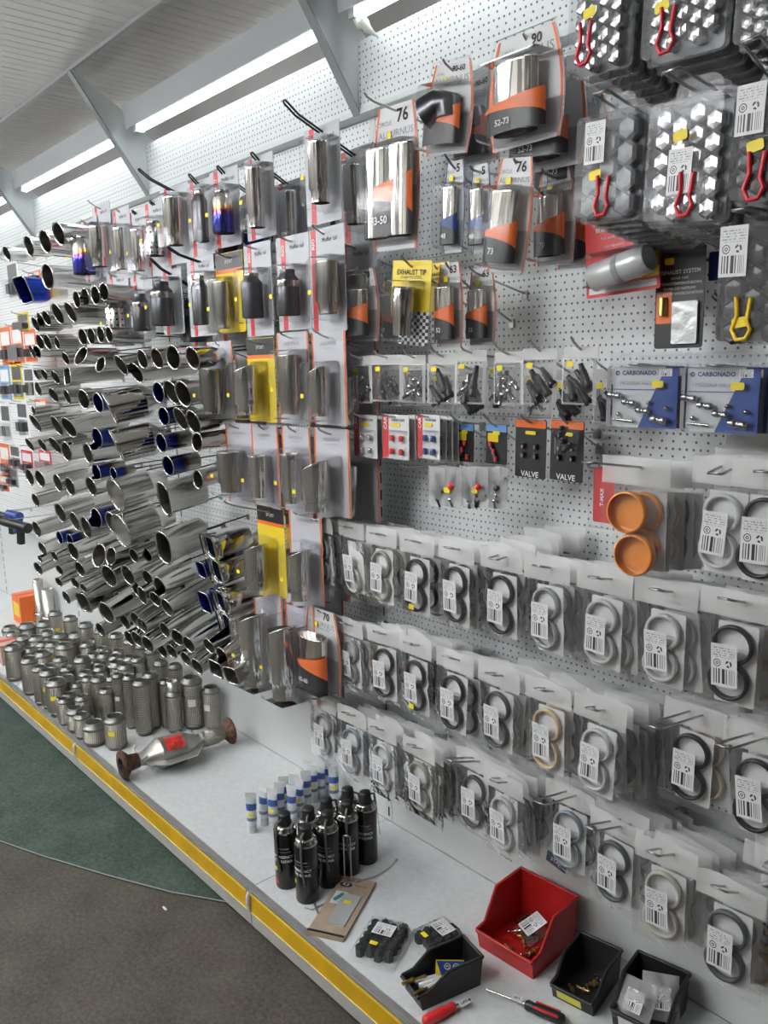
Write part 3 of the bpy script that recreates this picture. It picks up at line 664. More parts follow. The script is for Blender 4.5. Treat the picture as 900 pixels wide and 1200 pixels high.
for f in ftall:
    px, py, wpx, H = f[:4]; kind = f[4] if len(f) > 4 else 'plain'
    P = atz(px, py, DK+H); R = wpx*mpp(P)/2*.98
    P.y = max(-.50+R, min(-.02-R, P.y))
    for _ in range(40):                       # keep neighbours from touching
        for (qx, qy, qr) in placed:
            d = Vector((P.x-qx, P.y-qy)); m_ = d.length
            if m_ < R+qr: P.x += d.x/max(m_, 1e-4)*(R+qr-m_)*.5; P.y += d.y/max(m_, 1e-4)*(R+qr-m_)*.5
        P.y = max(-.50+R, min(-.02-R, P.y))
    for (qx, qy, qr) in placed:
        m_ = math.hypot(P.x-qx, P.y-qy)
        if m_ < R+qr: R = max(.016, min(R, m_-qr))
    placed.append((P.x, P.y, R))
    k = ftall.index(f)
    if kind == 'neck': lab = 'steel braided flex pipe with a long narrow neck on top'
    elif kind == 'foot': lab = 'greyish flex pipe with greenish foot at the right end of the pipes'
    else:
        near = sorted(FLEX, key=lambda q: q[0]); 
        col_ = [q for q in near if abs(q[0]//30 - px//30) < .5]; col_.sort(key=lambda q: q[1]); ci = col_.index(f)
        lab = '%s braided steel flex pipe, %s back in the %s cluster from left' % ('tall' if H > .19 else ('short' if H < .12 else 'medium'), ORD[len(col_)-1-ci], ORD[int(px//30)])
    hh = round(H/R, 1) - (1.25 if kind == 'neck' else 0)*0
    b, lo, up, nk = flex_meshes(hh, kind)
    t = thing('flex_pipe', lab, 'flex pipe', (P.x, P.y, DK), (0, 0, random.uniform(0, 6)), 'standing flex pipes'); t.scale = (R, R, R)
    link('braid', b, t); link('end_collar', up, t)
    if kind == 'foot': link('neck_pipe', nk, t)
    else:
        link('end_collar', lo, t)
        if nk: link('neck_pipe', nk, t)
    if (k*7) % 3 == 0:
        ang = math.atan2(CAM.y-P.y, CAM.x-P.x) - t.rotation_euler.z + random.uniform(-.6, .2)
        m = MB(); z0 = hh*.55; yl = (k % 2 == 0); a0, a1 = (.32, .45) if yl else (.36, .7)
        pts = [(1.03*math.cos(ang+u), 1.03*math.sin(ang+u)) for u in (-a0, 0, a0)]
        m.loft([[(x, y, z0-a1/2) for x, y in pts], [(x, y, z0+a1/2) for x, y in pts]], False, smooth=True)
        m.build('price_tag' if yl else 'paper_label', YELLOW if yl else PAPER, t)
# tall plain pipes behind, at the left
for i, (px, py, wpx, H) in enumerate(((44, 682, 11, .24), (58, 676, 11, .25), (76, 686, 14, .22))):
    P = atz(px, py, DK+H); R = wpx*mpp(P)/2; P.y = min(P.y, -.05)
    t = thing('straight_pipe', 'plain steel pipe standing upright, %s of three behind the flex pipes' % ('leftmost', 'middle', 'rightmost')[i], 'pipe', (P.x, P.y, DK), group='upright plain pipes')
    MB().lathe([(R*1.25, 0), (R*1.25, .05), (R, .06), (R, H), (R*.85, H), (R*.85, H-.1)], 16, cap0=True).build('pipe_body', CATS, t)
    MB().lathe([(R*1.3, .045), (R*1.45, .05), (R*1.45, .06), (R*1.05, .066)], 16).build('pipe_bead', STEEL, t)

# ------------------------------------------------------------------ catalytic converter
A = atz(147, 913); B = atz(271, 872)
A.z = B.z = DK; ax = (B-A); Lc = ax.length; ang = math.atan2(ax.y, ax.x)
cat = thing('catalytic_converter', 'used steel catalytic converter with red sticker and rusty flanges lying on deck', 'catalytic converter', (A.x, A.y, DK+.055), (0, 0, ang))
MZ = Matrix.Rotation(PI/2, 4, 'Y')            # lathe z -> +x
k_ = Lc
fl_out = lambda r: (lambda t: (math.cos(t)*r, math.sin(t)*r*.8))
MB().lathe([(.026, -.012), (.05, -.010), (.052, -.002), (.044, .006), (.030, .018), (.026, .05*1.0)], 20, M=MZ, cap0=False).build('flange', RUST, cat)
MB().lathe([(.024, -.012), (.022, .03), (0, .03)], 16, M=MZ).build('flange_bore', DARK, cat)
bd = MB().lathe([(.024, .045), (.026, k_*.17), (.050, k_*.27), (.058, k_*.30), (.0605, k_*.31), (.057, k_*.325), (.057, k_*.50), (.0605, k_*.515), (.058, k_*.53), (.050, k_*.56), (.028, k_*.66), (.026, k_*.69)], 24, M=MZ, ax=.92, ay=1.05).build('body', CATS, cat)
pl = MB()
for s in (-1, 1):
    pts = [(k_*.16, s*.050), (k_*.30, s*.098), (k_*.56, s*.098), (k_*.68, s*.034), (k_*.66, s*.028), (k_*.55, s*.056), (k_*.30, s*.056), (k_*.17, s*.028)]
    a = [(x, y, -.006) for x, y in pts]; b = [(x, y, -.003) for x, y in pts]
    hs = MB().loft([a, b], True, True, True, False); hs.build('heat_shield', plain('bright_steel_sheet', (.62, .61, .58), .35, .8), cat)
MB().lathe([(.026, k_*.68), (.030, k_*.70), (.030, k_*.715), (.027, k_*.73), (.031, k_*.745), (.031, k_*.86), (.027, k_*.88), (.024, k_*.93)], 22, M=MZ).build('flex_joint', BRAID, cat)
MB().lathe([(.024, k_*.92), (.034, k_*.955), (.05, k_*.98), (.052, k_*1.0), (.026, k_*1.01)], 18, M=MZ).build('flange', RUST, cat)
for s in (-1, 1):
    MB().tube([(k_*.14, s*.02, .0), (k_*.13, s*.05, .02), (k_*.155, s*.055, .03)], .004, 6).build('clamp_ear', CATS, cat)
    MB().tube([(k_*.665, s*.025, .0), (k_*.68, s*.045, .015), (k_*.67, s*.05, .025)], .004, 6).build('clamp_ear', CATS, cat)
st = MB(); rings = []
for x in (k_*.34, k_*.50):
    rings.append([(x, -math.sin(a_)*.0608, math.cos(a_)*.0534) for a_ in [.15+.95*i/6 for i in range(7)]])
st.loft(rings, False, smooth=True); so = st.build('warning_sticker', plain('sticker_red', (.66, .05, .04), .35, var=.35, bscale=55), cat); so['label'] = 'red printed sticker'

# ------------------------------------------------------------------ sealant tubes, cans
tube_me = None
def squeeze_tube_meshes():
    w = .0135
    body = MB(); rings = []
    for z, rx, ry in ((.022, .0125, .0125), (.03, .0135, .013), (.06, .0138, .011), (.085, .0142, .006), (.100, .0148, .0012)):
        rings.append([(rx*math.cos(2*PI*j/16), ry*math.sin(2*PI*j/16), z) for j in range(16)])
    body.loft(rings, True, False, True, True); 
    crimp = MB().box((0, 0, .107), (.030, .0015, .016))
    cap = MB().lathe([(.012, 0), (.012, .02), (.0105, .022)], 14, cap0=True, cap1=True)
    bands = MB()
    def band(z0, z1, a0, a1, f0, f1):
        r = []
        for z, (rx, ry) in ((z0, f0), (z1, f1)): r.append([((rx+.0004)*math.cos(a0+(a1-a0)*i/8), (ry+.0004)*math.sin(a0+(a1-a0)*i/8), z) for i in range(9)])
        return MB().loft(r, False, smooth=True)
    return (body.mesh('tube_body', plain('tube_white', (.62, .66, .72), .3)), crimp.mesh('crimped_end', plain('tube_clear_white', (.72, .72, .70), .35)), cap.mesh('cap', plain('frosted_cap', (.52, .54, .56), .35)),
            band(.066, .084, -PI*.98, -.02, (.01382, .0102), (.0142, .0063)).mesh('blue_band', plain('tube_blue', (.06, .11, .32), .35)), band(.036, .045, -PI*.98, -.02, (.0137, .0128), (.0138, .0121)).mesh('blue_band', plain('tube_grey_blue', (.16, .19, .27), .35)), band(.05, .058, -PI*.75, -PI*.3, (.0138, .0118), (.0138, .0112)).mesh('price_tag', YELLOW))
stm = squeeze_tube_meshes()
TUBES = [(296, 971, 1), (310, 963, 0), (321, 966, 1), (329, 958, 0), (334, 950, 1), (343, 962, 0), (346, 948, 1), (352, 953, 1), (360, 943, 0), (368, 936, 1), (376, 933, 0), (392, 938, 1), (384, 928, 0), (362, 930, 0)]
pl2 = []
tx = sorted(TUBES)
for i, (px, py, tg) in enumerate(tx):
    P = atz(px, py+3)
    for q in pl2:
        d = Vector((P.x-q.x, P.y-q.y))
        if d.length < .03: d.normalize(); P.x = q.x+d.x*.03; P.y = q.y+d.y*.03
    pl2.append(P)
    t = thing('sealant_tube', 'white and blue sealant tube standing on its cap, %s from left' % ORD[i], 'tube', (P.x, P.y, DK), (0, 0, .55+random.uniform(-.35, .35)), 'sealant tubes')
    s_ = 1.12; t.scale = (s_, s_, s_)
    for nm, k in (('tube_body', 0), ('crimped_end', 1), ('cap', 2), ('blue_band', 3), ('blue_band', 4)): link(nm, stm[k], t)
    if tg: link('price_tag', stm[5], t)
cr = .0315; ch = .165
can_b = MB().lathe([(cr*.95, 0), (cr, .004), (cr, ch-.004), (cr*.97, ch)], 24, cap0=True).mesh('can_body', plain('can_black', (.012, .012, .014), .25))
can_s = MB().lathe([(cr*1.0, ch-.002), (cr*1.04, ch+.001), (cr*1.0, ch+.004), (cr*.88, ch+.008), (cr*.86, ch+.012), (cr*.68, ch+.015), (cr*.55, ch+.016)], 24).mesh('can_shoulder', STEEL)
can_c = MB().lathe([(cr*.60, ch+.013), (cr*.60, ch+.024), (cr*.54, ch+.027), (cr*.54, ch+.042), (cr*.50, ch+.046), (0, ch+.047)], 18).mesh('spray_cap', BLACKP)
hose = MB().tube([(0, -cr*.4, ch+.034), (-.004, -cr*1.0, ch+.03), (-.005, -cr*1.15, ch-.01), (-.004, -cr*1.1, ch-.07), (.002, -cr*1.08, ch-.11)], .0035, 6).mesh('hose', plain('hose_grey', (.10, .11, .11), .25))
def wrap(txt, size, mat, z, r, bold=True, da=0.):
    me = text_mesh(txt, size, mat, bold).copy()
    for v in me.vertices: a_ = -PI/2 + da + v.co.x/r; x, y, zz = r*math.cos(a_), r*math.sin(a_), z+v.co.y; v.co = (x, y, zz)
    return me
can_t = [wrap('EMERGENCY', .0105, WINK, .098, cr+.0004), wrap('TIRE REPAIR', .0105, WINK, .085, cr+.0004), wrap('AUTOCHEMIE', .0062, GINK, .122, cr+.0004)]
def wrapq(w, z0, z1, r, da=0.):
    rings = [[(r*math.cos(-PI/2+da+w/r*(i/6-.5)), r*math.sin(-PI/2+da+w/r*(i/6-.5)), z) for i in range(7)] for z in (z0, z1)]
    return MB().loft(rings, False, smooth=True)
can_tag = wrapq(.012, .055, .066, cr+.0006, -.75).mesh('price_tag', YELLOW)
rr = MB(); r_ = cr+.0005
rr.add([(r_*math.cos(-PI/2+a_), r_*math.sin(-PI/2+a_), z) for a_, z in ((-.95, .008), (-.15, .008), (-.5, .022), (-.85, .036))], [(0, 1, 2, 3)]); can_red = rr.mesh('red_corner', RED)
ring_l = wrapq(.05, .112, .113, cr+.0004).mesh('print_line', GINK)
CANS = [(361, 1051, 0, 'front can standing nearest the yellow strip'), (337, 1034, 0, 'front left can with a hose'), (386, 1033, 0, 'middle can just behind the front can'), (409, 1019, 0, 'can behind the upright wire hook'), (430, 1006, 0, 'rightmost can with tapered look beside the ring bags'),
        (361, 945, 1, 'can in second row behind front left can'), (382, 934, 1, 'can in back row left beside the tubes'), (407, 922, 1, 'rearmost can below the hanging ring bags')]
for i, (px, py, top, ds) in enumerate(CANS):
    P = atz(px, py, DK+(.215 if top else 0.)) if top else atz(px, py+1)
    t = thing('spray_can', 'black tyre repair spray can, ' + ds, 'spray can', (P.x, P.y, DK), (0, 0, .5+random.uniform(-.12, .2)), 'tyre repair spray cans')
    link('can_body', can_b, t); link('can_shoulder', can_s, t); c_ = link('spray_cap', can_c, t)
    h_ = link('hose', hose, t); h_.rotation_euler = (0, 0, (.3, -.25, .35, .3, 2.6, .5, 2.5, 1.9)[i])
    for m_ in can_t: link('lettering', m_, t)
    link('price_tag', can_tag, t); link('red_corner', can_red, t); link('print_line', ring_l, t)
# ------------------------------------------------------------------ blister packs
def card_dims(box, Y):
    x0, y0, x1, y1 = box; xm, ym = (x0+x1)/2, (y0+y1)/2
    w = (aty(x1, ym, Y)-aty(x0, ym, Y)).x; T = aty(xm, y0, Y); Bm = aty(xm, y1, Y)
    return w, T.z-Bm.z, Vector(((T.x+Bm.x)/2, Y, T.z))
def tipbody(m, style, R, H, n=24):
    """vertical tip, mouth up for chrome cut types; centred x,y, z 0..H"""
    sh = None
    if style in ('oval', 'brush'): sh = lambda t: (math.cos(t), math.sin(t)*.72)
    return sh
def content(t, style, R, H, loc):
    sh = (lambda t_: (math.cos(t_), math.sin(t_)*.72)) if style in ('oval', 'brush', 'blackoval') else None
    mat = {'chrome': STREAK, 'slash': STREAK, 'oval': STREAK, 'brush': BRUSH, 'black': GUN, 'blackoval': GUN, 'burnt': BURNT, 'perf': PERF, 'perfb': PERFB, 'ring': GUN, 'steel': STEEL, 'brush_round': BRUSH, 'double': CHROME}[style]
    neck = H*.22
    prof = [(R*.97, 0), (R, H*.02), (R, H-neck*1.05), (R*.95, H-neck*.9), (R*.68, H-neck*.55), (R*.66, H)]
    if style in ('chrome', 'slash', 'oval', 'brush', 'steel', 'brush_round'): prof = [(R*.8, 0), (R*.82, H*.2), (R, H*.24), (R, H*.96), (R*1.03, H*.985), (R*1.0, H), (R*.93, H*.99), (R*.88, H*.8)]
    a = MB().lathe(prof, 24, shape=sh)
    if style == 'slash':
        for i, p in enumerate(a.v):
            w = max(0, (p.z-H*.5)/(H*.5)); a.v[i] = Vector((p.x, p.y, p.z-w*H*.10+p.x*.5*w))
    o = a.build('tip_body', mat, t); o.location = loc
    if style in ('chrome', 'slash', 'oval', 'steel', 'brush', 'brush_round'):
        i_ = MB().lathe([(R*.9, H*.9), (R*.8, H*.55), (0, H*.5)], 20, shape=sh).build('inner_liner', DSTEEL, o)
    elif style in ('ring', 'black'):
        MB().lathe([(R*1.01, H*.62), (R*1.02, H*.64), (R*1.02, H*.74), (R*1.01, H*.76)], 24, shape=sh).build('tip_band', STEEL if style == 'ring' else plain('satin_band', (.4, .4, .4), .3, .9), o)
    else:
        MB().lathe([(R*.66, H*.9), (R*.70, H*.92), (R*.70, H*.97), (R*.66, H)], 20, shape=sh).build('tip_band', STEEL, o)
    return o
def dome(w, h, d, r, cx=0., cz=0., taper=.9):
    a = rrect(w, h, r, 4, cx, cz); b = rrect(w*.97, h*.97, r, 4, cx, cz); c = rrect(w*taper, h*taper, r*.9, 4, cx, cz); e = rrect(w*1.12, h*1.06, r, 4, cx, cz)
    m = MB(); m.loft([[(x, -.0015, z) for x, z in e], [(x, -.002, z) for x, z in a], [(x, -d*.88, z) for x, z in b], [(x, -d, z) for x, z in c]], True, False, True, False)
    return m
def clone_behind(t, P, fn, n, gap, lab, group):
    CH[t.name] = [c for c in t.children]
    out = []
    for k in range(1, n+1):
        Q = fn(P.y+gap*k)
        out.append(clone(t, Q, (random.uniform(-.03, .03), random.uniform(-.03, .03), random.uniform(-.06, .06)), lab if n == 1 else (ORD[k-1] + ' ' + lab), group))
    return out
def carded_tip(card, tip, style, kind, label, Y=-.25, hooktip=None, behind=1, tagpos=None, sty='wire', gap=.10):
    w, h, P0 = card_dims(card, Y); hz = .016
    P = Vector((P0.x, Y, P0.z-hz))
    t = thing('tip_pack', label, 'blister pack', P, (0, 0, random.uniform(-.05, .05)), 'carded exhaust tips')
    # content
    tx0, ty0, tx1, ty1 = tip; c = aty((tx0+tx1)/2, (ty0+ty1)/2, Y-.045); R = (tx1-tx0)*mpp(c)/2*.94; H = (aty((tx0+tx1)/2, ty0, Y-.045).z-aty((tx0+tx1)/2, ty1, Y-.045).z)
    R = max(.018, min(R, .055))
    cx = c.x-P.x; cz = (c.z-H/2)-P.z
    if kind != 'x': w = min(w, .145)
    cx = max(-w*.5+R*.4, min(w*.5-R*.4, cx)); w = max(w, 2*(abs(cx)+R*.9))
    h = max(h, hz - cz + .012)
    z0 = hz-h/2
    if kind == 'yellow':
        MB().prism(rrect(w, h, .004, 2, 0, z0), 0, .0015).build('backing_card', YCARD, t)
        MB().prism(rrect(w*.98, .045, .003, 2, 0, hz-.024), -.0006, -.0001).build('card_top', BLACKC, t)
        MB().prism(rrect(w*.98, .010, .001, 2, 0, hz-.052), -.0006, -.0001).build('orange_band', ORANGE, t)
        text('SPORT', .014, WINK, t, (0, -.001, hz-.026))
    elif kind == 'muffler':
        MB().prism(rrect(w, h, .004, 2, 0, z0), 0, .0015).build('backing_card', GCARD, t)
        MB().prism(rrect(.020, h*.99, .002, 2, -w*.28, z0), -.0006, -.0001).build('red_stripe', RED, t)
        text('RIO', .017, WINK, t, (-w*.28, -.001, hz-.035), True, PI/2)
        text('Muffler tail', .0155, INK, t, (w*.14, -.001, hz-.030), False, sx=.95)
    else:
        MB().prism(rrect(w, h, .004, 2, 0, z0), 0, .0015).build('backing_card', plain('lilac_card', (.50, .50, .54), .45), t)
        for s in (-1, 1): MB().prism(rrect(.006, h*.99, .001, 1, s*(w/2-.004), z0), -.0006, -.0001).build('orange_edge', ORANGE, t)
        text('ALBURNUS', .0125, GINK, t, (0, -.001, hz-.030), False, sx=1.1); text('STAINLESS STEEL TIP', .0045, GINK, t, (0, -.001, hz-.042))
    o = content(t, style, R, H, (cx, -(R if style not in ('oval', 'brush') else R*.72)-.008, cz))
    d = (2*R if style not in ('oval', 'brush', 'blackoval') else 1.44*R)+.014
    dome(min(2*R+.022, w), H+.03, d, .012, cx, cz+H/2).build('blister', CLEAR, t)
    fx, fz = tagpos or (cx-R*.75, cz+H*.42)
    MB().prism(rrect(.015, .011, .003, 2, fx, fz), -d-.003, -d-.0022).build('price_tag', YELLOW, t)
    fn = hang_hook(P, hooktip, 'hook of the ' + label, sty, slope=.08)
    if behind: clone_behind(t, P, fn, behind, gap, 'copy behind the ' + label, 'carded exhaust tips')
    return t
MUF = [  # card box, tip box, style, kind, hook tip px, behind
 ((92, 256, 122, 330), (86, 276, 113, 322), 'burnt', 'muffler', None, 0, 'heat blued muffler tip pack, leftmost of the top row'),
 ((108, 238, 134, 325), (108, 264, 131, 312), 'chrome', 'muffler', (103, 238), 1, 'plain chrome muffler tip pack, second in the top row'),
 ((130, 243, 156, 328), (132, 266, 149, 315), 'chrome', 'muffler', (137, 216), 0, 'narrow chrome muffler tip pack, third in the top row'),
 ((148, 246, 176, 330), (151, 268, 168, 317), 'chrome', 'muffler', (163, 203), 1, 'narrow chrome muffler tip pack, fourth in the top row'),
 ((166, 235, 200, 328), (167, 258, 190, 300), 'perf', 'muffler', (191, 192), 0, 'bright perforated muffler tip pack, fifth in the top row'),
 ((184, 217, 228, 310), (188, 231, 214, 288), 'chrome', 'muffler', (163, 203), 1, 'chrome muffler tip pack left of the gunmetal one'),
 ((214, 210, 258, 300), (218, 222, 243, 284), 'blackoval', 'muffler', (220, 180), 1, 'gunmetal muffler tip pack in the top row'),
 ((240, 197, 288, 290), (244, 222, 271, 274), 'burnt', 'muffler', (253, 163), 1, 'large heat blued muffler tip pack with orange and blue fade'),
 ((277, 182, 332, 280), (284, 196, 309, 267), 'chrome', 'muffler', (293, 143), 1, 'tall chrome muffler tip pack under a long black hook'),
 ((348, 146, 408, 262), (357, 166, 386, 238), 'chrome', 'muffler', (333, 124), 1, 'chrome muffler tip pack nearest the canopy arm'),
 ((122, 318, 158, 406), (125, 350, 150, 399), 'perf', 'muffler', None, 0, 'perforated steel tip pack with white tag, leftmost of the second row'),
 ((150, 315, 185, 398), (153, 344, 174, 388), 'ring', 'muffler', None, 0, 'short black tip pack, second in the second row'),
 ((176, 315, 228, 392), (176, 330, 204, 382), 'ring', 'muffler', (176, 292), 1, 'large dark tip pack with satin band in the second row'),
 ((215, 300, 258, 394), (219, 323, 244, 381), 'blackoval', 'muffler', (197, 294), 1, 'slim black tip pack left of the yellow card'),
 ((250, 295, 290, 390), (241, 330, 268, 385), 'brush', 'yellow', (253, 298), 0, 'brushed steel tip on a yellow card in the second row'),
 ((276, 284, 330, 394), (280, 320, 307, 373), 'perfb', 'muffler', (285, 289), 1, 'black perforated tip pack in the second row'),
 ((318, 275, 370, 387), (320, 316, 349, 370), 'ring', 'muffler', (324, 278), 1, 'black tip pack with steel ring left of the brushed oval tip'),
 ((355, 266, 408, 389), (362, 306, 398, 368), 'brush', 'muffler', (366, 268), 1, 'brushed wide oval tip pack at the end of the second row'),
 ((240, 400, 278, 490), (234, 432, 267, 485), 'steel', 'alb', (266, 401), 1, 'pale steel tip pack, leftmost of the third carded row'),
 ((287, 396, 326, 494), (273, 430, 305, 486), 'slash', 'yellow', (289, 400), 0, 'slant cut chrome tip on a yellow card in the third row'),
 ((322, 389, 366, 496), (317, 416, 351, 486), 'brush', 'alb', (328, 393), 1, 'large oval steel tip pack in the third carded row'),
 ((363, 388, 409, 498), (357, 430, 386, 488), 'slash', 'alb', (367, 390), 1, 'slant cut chrome tip pack at the right of the third row'),
 ((266, 496, 298, 590), (254, 529, 286, 576), 'brush_round', 'alb', (268, 500), 1, 'round steel tip pack, leftmost of the fourth carded row'),
 ((295, 498, 328, 594), (288, 534, 315, 583), 'chrome', 'alb', (303, 502), 1, 'chrome tip pack, second in the fourth carded row'),
 ((331, 500, 365, 600), (325, 532, 350, 590), 'chrome', 'alb', (337, 504), 1, 'narrow chrome tip pack, third in the fourth carded row'),
 ((369, 502, 410, 604), (352, 542, 391, 598), 'slash', 'alb', (373, 506), 1, 'wide oval chrome tip pack, last of the fourth carded row'),
 ((297, 594, 340, 695), (285, 638, 317, 690), 'slash', 'yellow', (263, 591), 1, 'chrome tip on a yellow card beside the twin barrel tips'),
 ((340, 598, 378, 705), (334, 644, 365, 702), 'slash', 'alb', None, 1, 'slant cut steel tip pack below the fourth row'),
 ((300, 692, 332, 806), (281, 716, 317, 800), 'slash', 'alb', None, 1, 'long round chrome tip pack in the lowest carded row'),
 ((334, 700, 372, 818), (315, 730, 354, 815), 'slash', 'alb', None, 1, 'long squarish chrome tip pack in the lowest carded row')]
for cbox, tbox, sty, kind, ht, bh, lab in MUF:
    long_hook = kind == 'muffler' and cbox[1] < 260
    carded_tip(cbox, tbox, sty, kind, lab, -.25 if cbox[1] < 400 else -.24, ht, bh, None, 'loop' if long_hook and ht and ht[1] < 205 else ('loop' if lab.startswith(('large dark', 'slim black')) else 'wire'))

# ------------------------------------------------------------------ arched clamshell packs
def arch(w, h, top=.62, bot=.80, n=12):
    """outline in xz: z from 0 (top) to -h, sides bulge outwards"""
    R_, L_ = [], []
    for i in range(n+1):
        s = i/n; base = top+(bot-top)*s; k = base+(1-max(top, bot))*1.0*math.sin(PI*min(1, s*.9+.08))
        R_.append((w/2*k, -h*s)); L_.append((-w/2*k, -h*s))
    return R_ + L_[::-1]
def arch_pack(box, label, size_txt, low_txt, kind='round', Y=-.22, hooktip=None, behind=0, tilt=0., colour=None, yaw=0., orient='CIRCLE', band=.52, tipw=.5, n=1):
    w, h, P0 = card_dims(box, Y); hz = .02
    P = Vector((P0.x, Y, P0.z-hz)); colour = colour or ORANGE
    t = thing('clamshell_pack', label, 'blister pack', P, (0, math.radians(tilt), math.radians(yaw)), 'arched clamshell tip packs')
    sh = lambda pts, dz=hz: [(x, z+dz) for x, z in pts]
    MB().prism(sh(arch(w*.93, h*.96), hz-h*.02), 0, .0012).build('backing_card', PAPER, t)
    for s in (-1, 1):
        o = arch(w*.93, h*.96); n_ = len(o)//2; side = o[:n_] if s > 0 else o[n_:]
        inn = [(x*.90, z) for x, z in side]
        m = MB(); m.loft([[(x, -.0008, z+hz-h*.02) for x, z in side], [(x, -.0008, z+hz-h*.02) for x, z in inn]], False, smooth=False); m.build('side_stripe', colour, t)
    m = MB().prism([(-w*.36, hz-h*.95), (w*.36, hz-h*.95), (w*.40, hz-h*(band+.05)), (-w*.40, hz-h*(band+.02))], -.0012, -.0006); m.build('lower_print', plain('grey_mesh_print', (.40, .40, .41), .4), t)
    text(size_txt, h*.12 if len(size_txt) < 4 else h*.085, INK, t, (w*.12, -.001, hz-h*.10), True)
    text(orient, h*.045, GINK, t, (-w*.2, -.001, hz-h*.13))
    text('ALBURNUS', w*.115, GINK, t, (0, -.001, hz-h*.205), False, sx=1.1)
    text('STAINLESS STEEL', w*.05, GINK, t, (0, -.001, hz-h*.25))
    R = w*tipw/2/n; zt = hz-h*.30; zb = hz-h*.90; H = zt-zb; FLT = .45; yc = -R*FLT-.006
    for i in range(n):
        xx = (i-(n-1)/2)*2.05*R
        if kind == 'turndown':
            pts = [(xx+w*.12, yc, hz-h*.62), (xx+w*.10, yc, hz-h*.48), (xx-w*.02, yc-.004, hz-h*.47), (xx-w*.22, yc-.008, hz-h*.56)]
            MB().tube(pts, [R*.8, R*.9, R, R*1.15], 18).build('tip_body', GUN, t)
        else:
            a = MB().lathe([(R*.98, 0), (R, H*.02), (R, H*.97), (R*1.03, H*.985), (R*.98, H), (R*.90, H*.99), (R*.86, H*.7), (0, H*.65)], 22, ay=FLT)
            o = a.build('tip_body', STREAK, t); o.location = (xx, yc, zb)
    # printed half sleeve around the lower part of the tip
    hb = h*(.90-band)
    rings = []
    RW = max(R*n*1.06, w*.33)
    def arc(z): return [(RW*math.cos(PI+PI*i/10), yc-(R*1.05*FLT)*math.sin(PI*i/10), z(i/10)) for i in range(11)]
    m = MB(); m.loft([arc(lambda s: zb), arc(lambda s: zb+hb*(.70+.02*s))], False, smooth=True); m.build('sleeve_print', BLACKC, t)
    m = MB(); m.loft([arc(lambda s: zb+hb*(.70+.02*s-.35*s*s)), arc(lambda s: zb+hb*(.74+.36*s))], False, smooth=True)
    for i_, v_ in enumerate(m.v): m.v[i_] = Vector((v_.x*1.004, v_.y-.0012, v_.z))
    m; m.build('sleeve_band', colour, t)
    if low_txt: text(low_txt, h*.075, WINK, t, (-w*.05, yc-R*1.05*FLT-.003, zb+hb*.28), True)
    d = -yc+R*FLT+.012
    MB().loft([[(x, -.002, z+hz) for x, z in arch(w, h)], [(x, -.006, z+hz) for x, z in arch(w, h)], [(x, -.007, z+hz-h*.01) for x, z in arch(w*.95, h*.97)], [(x, -.003, z+hz-h*.01) for x, z in arch(w*.94, h*.965)]], True, smooth=False).build('clamshell_rim', CLEAR, t)
    dome(min(2*RW+.02, w*.92), H+.02, d, .014, 0, (zt+zb)/2, .88).build('blister', CLEAR, t)
    MB().prism(rrect(.012, .016, .004, 2, -w*.10, hz-h*.21), -.004, -.003).build('price_tag', YELLOW, t)
    fn = hang_hook(P, hooktip, 'hook of the ' + label, 'wire', slope=.15)
    if behind: clone_behind(t, P, fn, behind, .07, 'copy behind the ' + label, 'arched clamshell tip packs')
    return t
arch_pack((433, 118, 498, 296), 'tall orange edged clamshell with two chrome tubes marked 76', '76', '33-50', Y=-.20, hooktip=(427, 114), n=2, tipw=.82, tilt=2)
arch_pack((498, 70, 563, 182), 'orange edged clamshell with dark turn down tip marked 90-60', '90-60', '', 'turndown', -.22, (519, 75), 1, tilt=7, orient='OVAL', tipw=.4)
arch_pack((564, 36, 668, 172), 'big rounded clamshell with chrome tip marked 52-73', '90', '52-73', Y=-.26, hooktip=(613, 34), behind=2, tipw=.48, band=.60)
arch_pack((519, 186, 549, 298), 'slim blue edged clamshell, left one of the blue pair', '5', '48', Y=-.20, hooktip=(521, 186), colour=BLUEC, tipw=.55, tilt=3, band=.6)
arch_pack((549, 190, 578, 298), 'slim blue edged clamshell, right one of the blue pair', '5', '48', Y=-.19, hooktip=(551, 200), colour=BLUEC, tipw=.55, band=.6)
arch_pack((576, 182, 633, 322), 'tilted orange edged clamshell marked 76 and 73 in front', '76', '73', Y=-.27, hooktip=(602, 192), tilt=8, tipw=.6, band=.58)
arch_pack((624, 196, 678, 312), 'orange edged clamshell marked 76 and 70 behind the tilted one', '76', '70', Y=-.17, hooktip=(635, 204), tipw=.52, behind=1)
arch_pack((405, 314, 447, 402), 'orange edged clamshell marked 70 and 47 with slanted tip', '70', '47', Y=-.19, hooktip=(418, 315), tipw=.62)
arch_pack((447, 322, 478, 404), 'orange edged clamshell half hidden behind the yellow card pack', '70', '47', Y=-.10, tipw=.6)
arch_pack((510, 306, 545, 408), 'orange edged clamshell marked 63, left one of two', '63', '52', Y=-.21, hooktip=(522, 308), tipw=.6)
arch_pack((546, 312, 584, 406), 'orange edged clamshell marked 63, right one of two', '63', '52', Y=-.15, hooktip=(550, 317), tipw=.55)
arch_pack((354, 712, 402, 810), 'orange edged clamshell with small chrome tip beside the ring bags', '70', '40-60', Y=-.24, hooktip=(388, 737), tipw=.62)
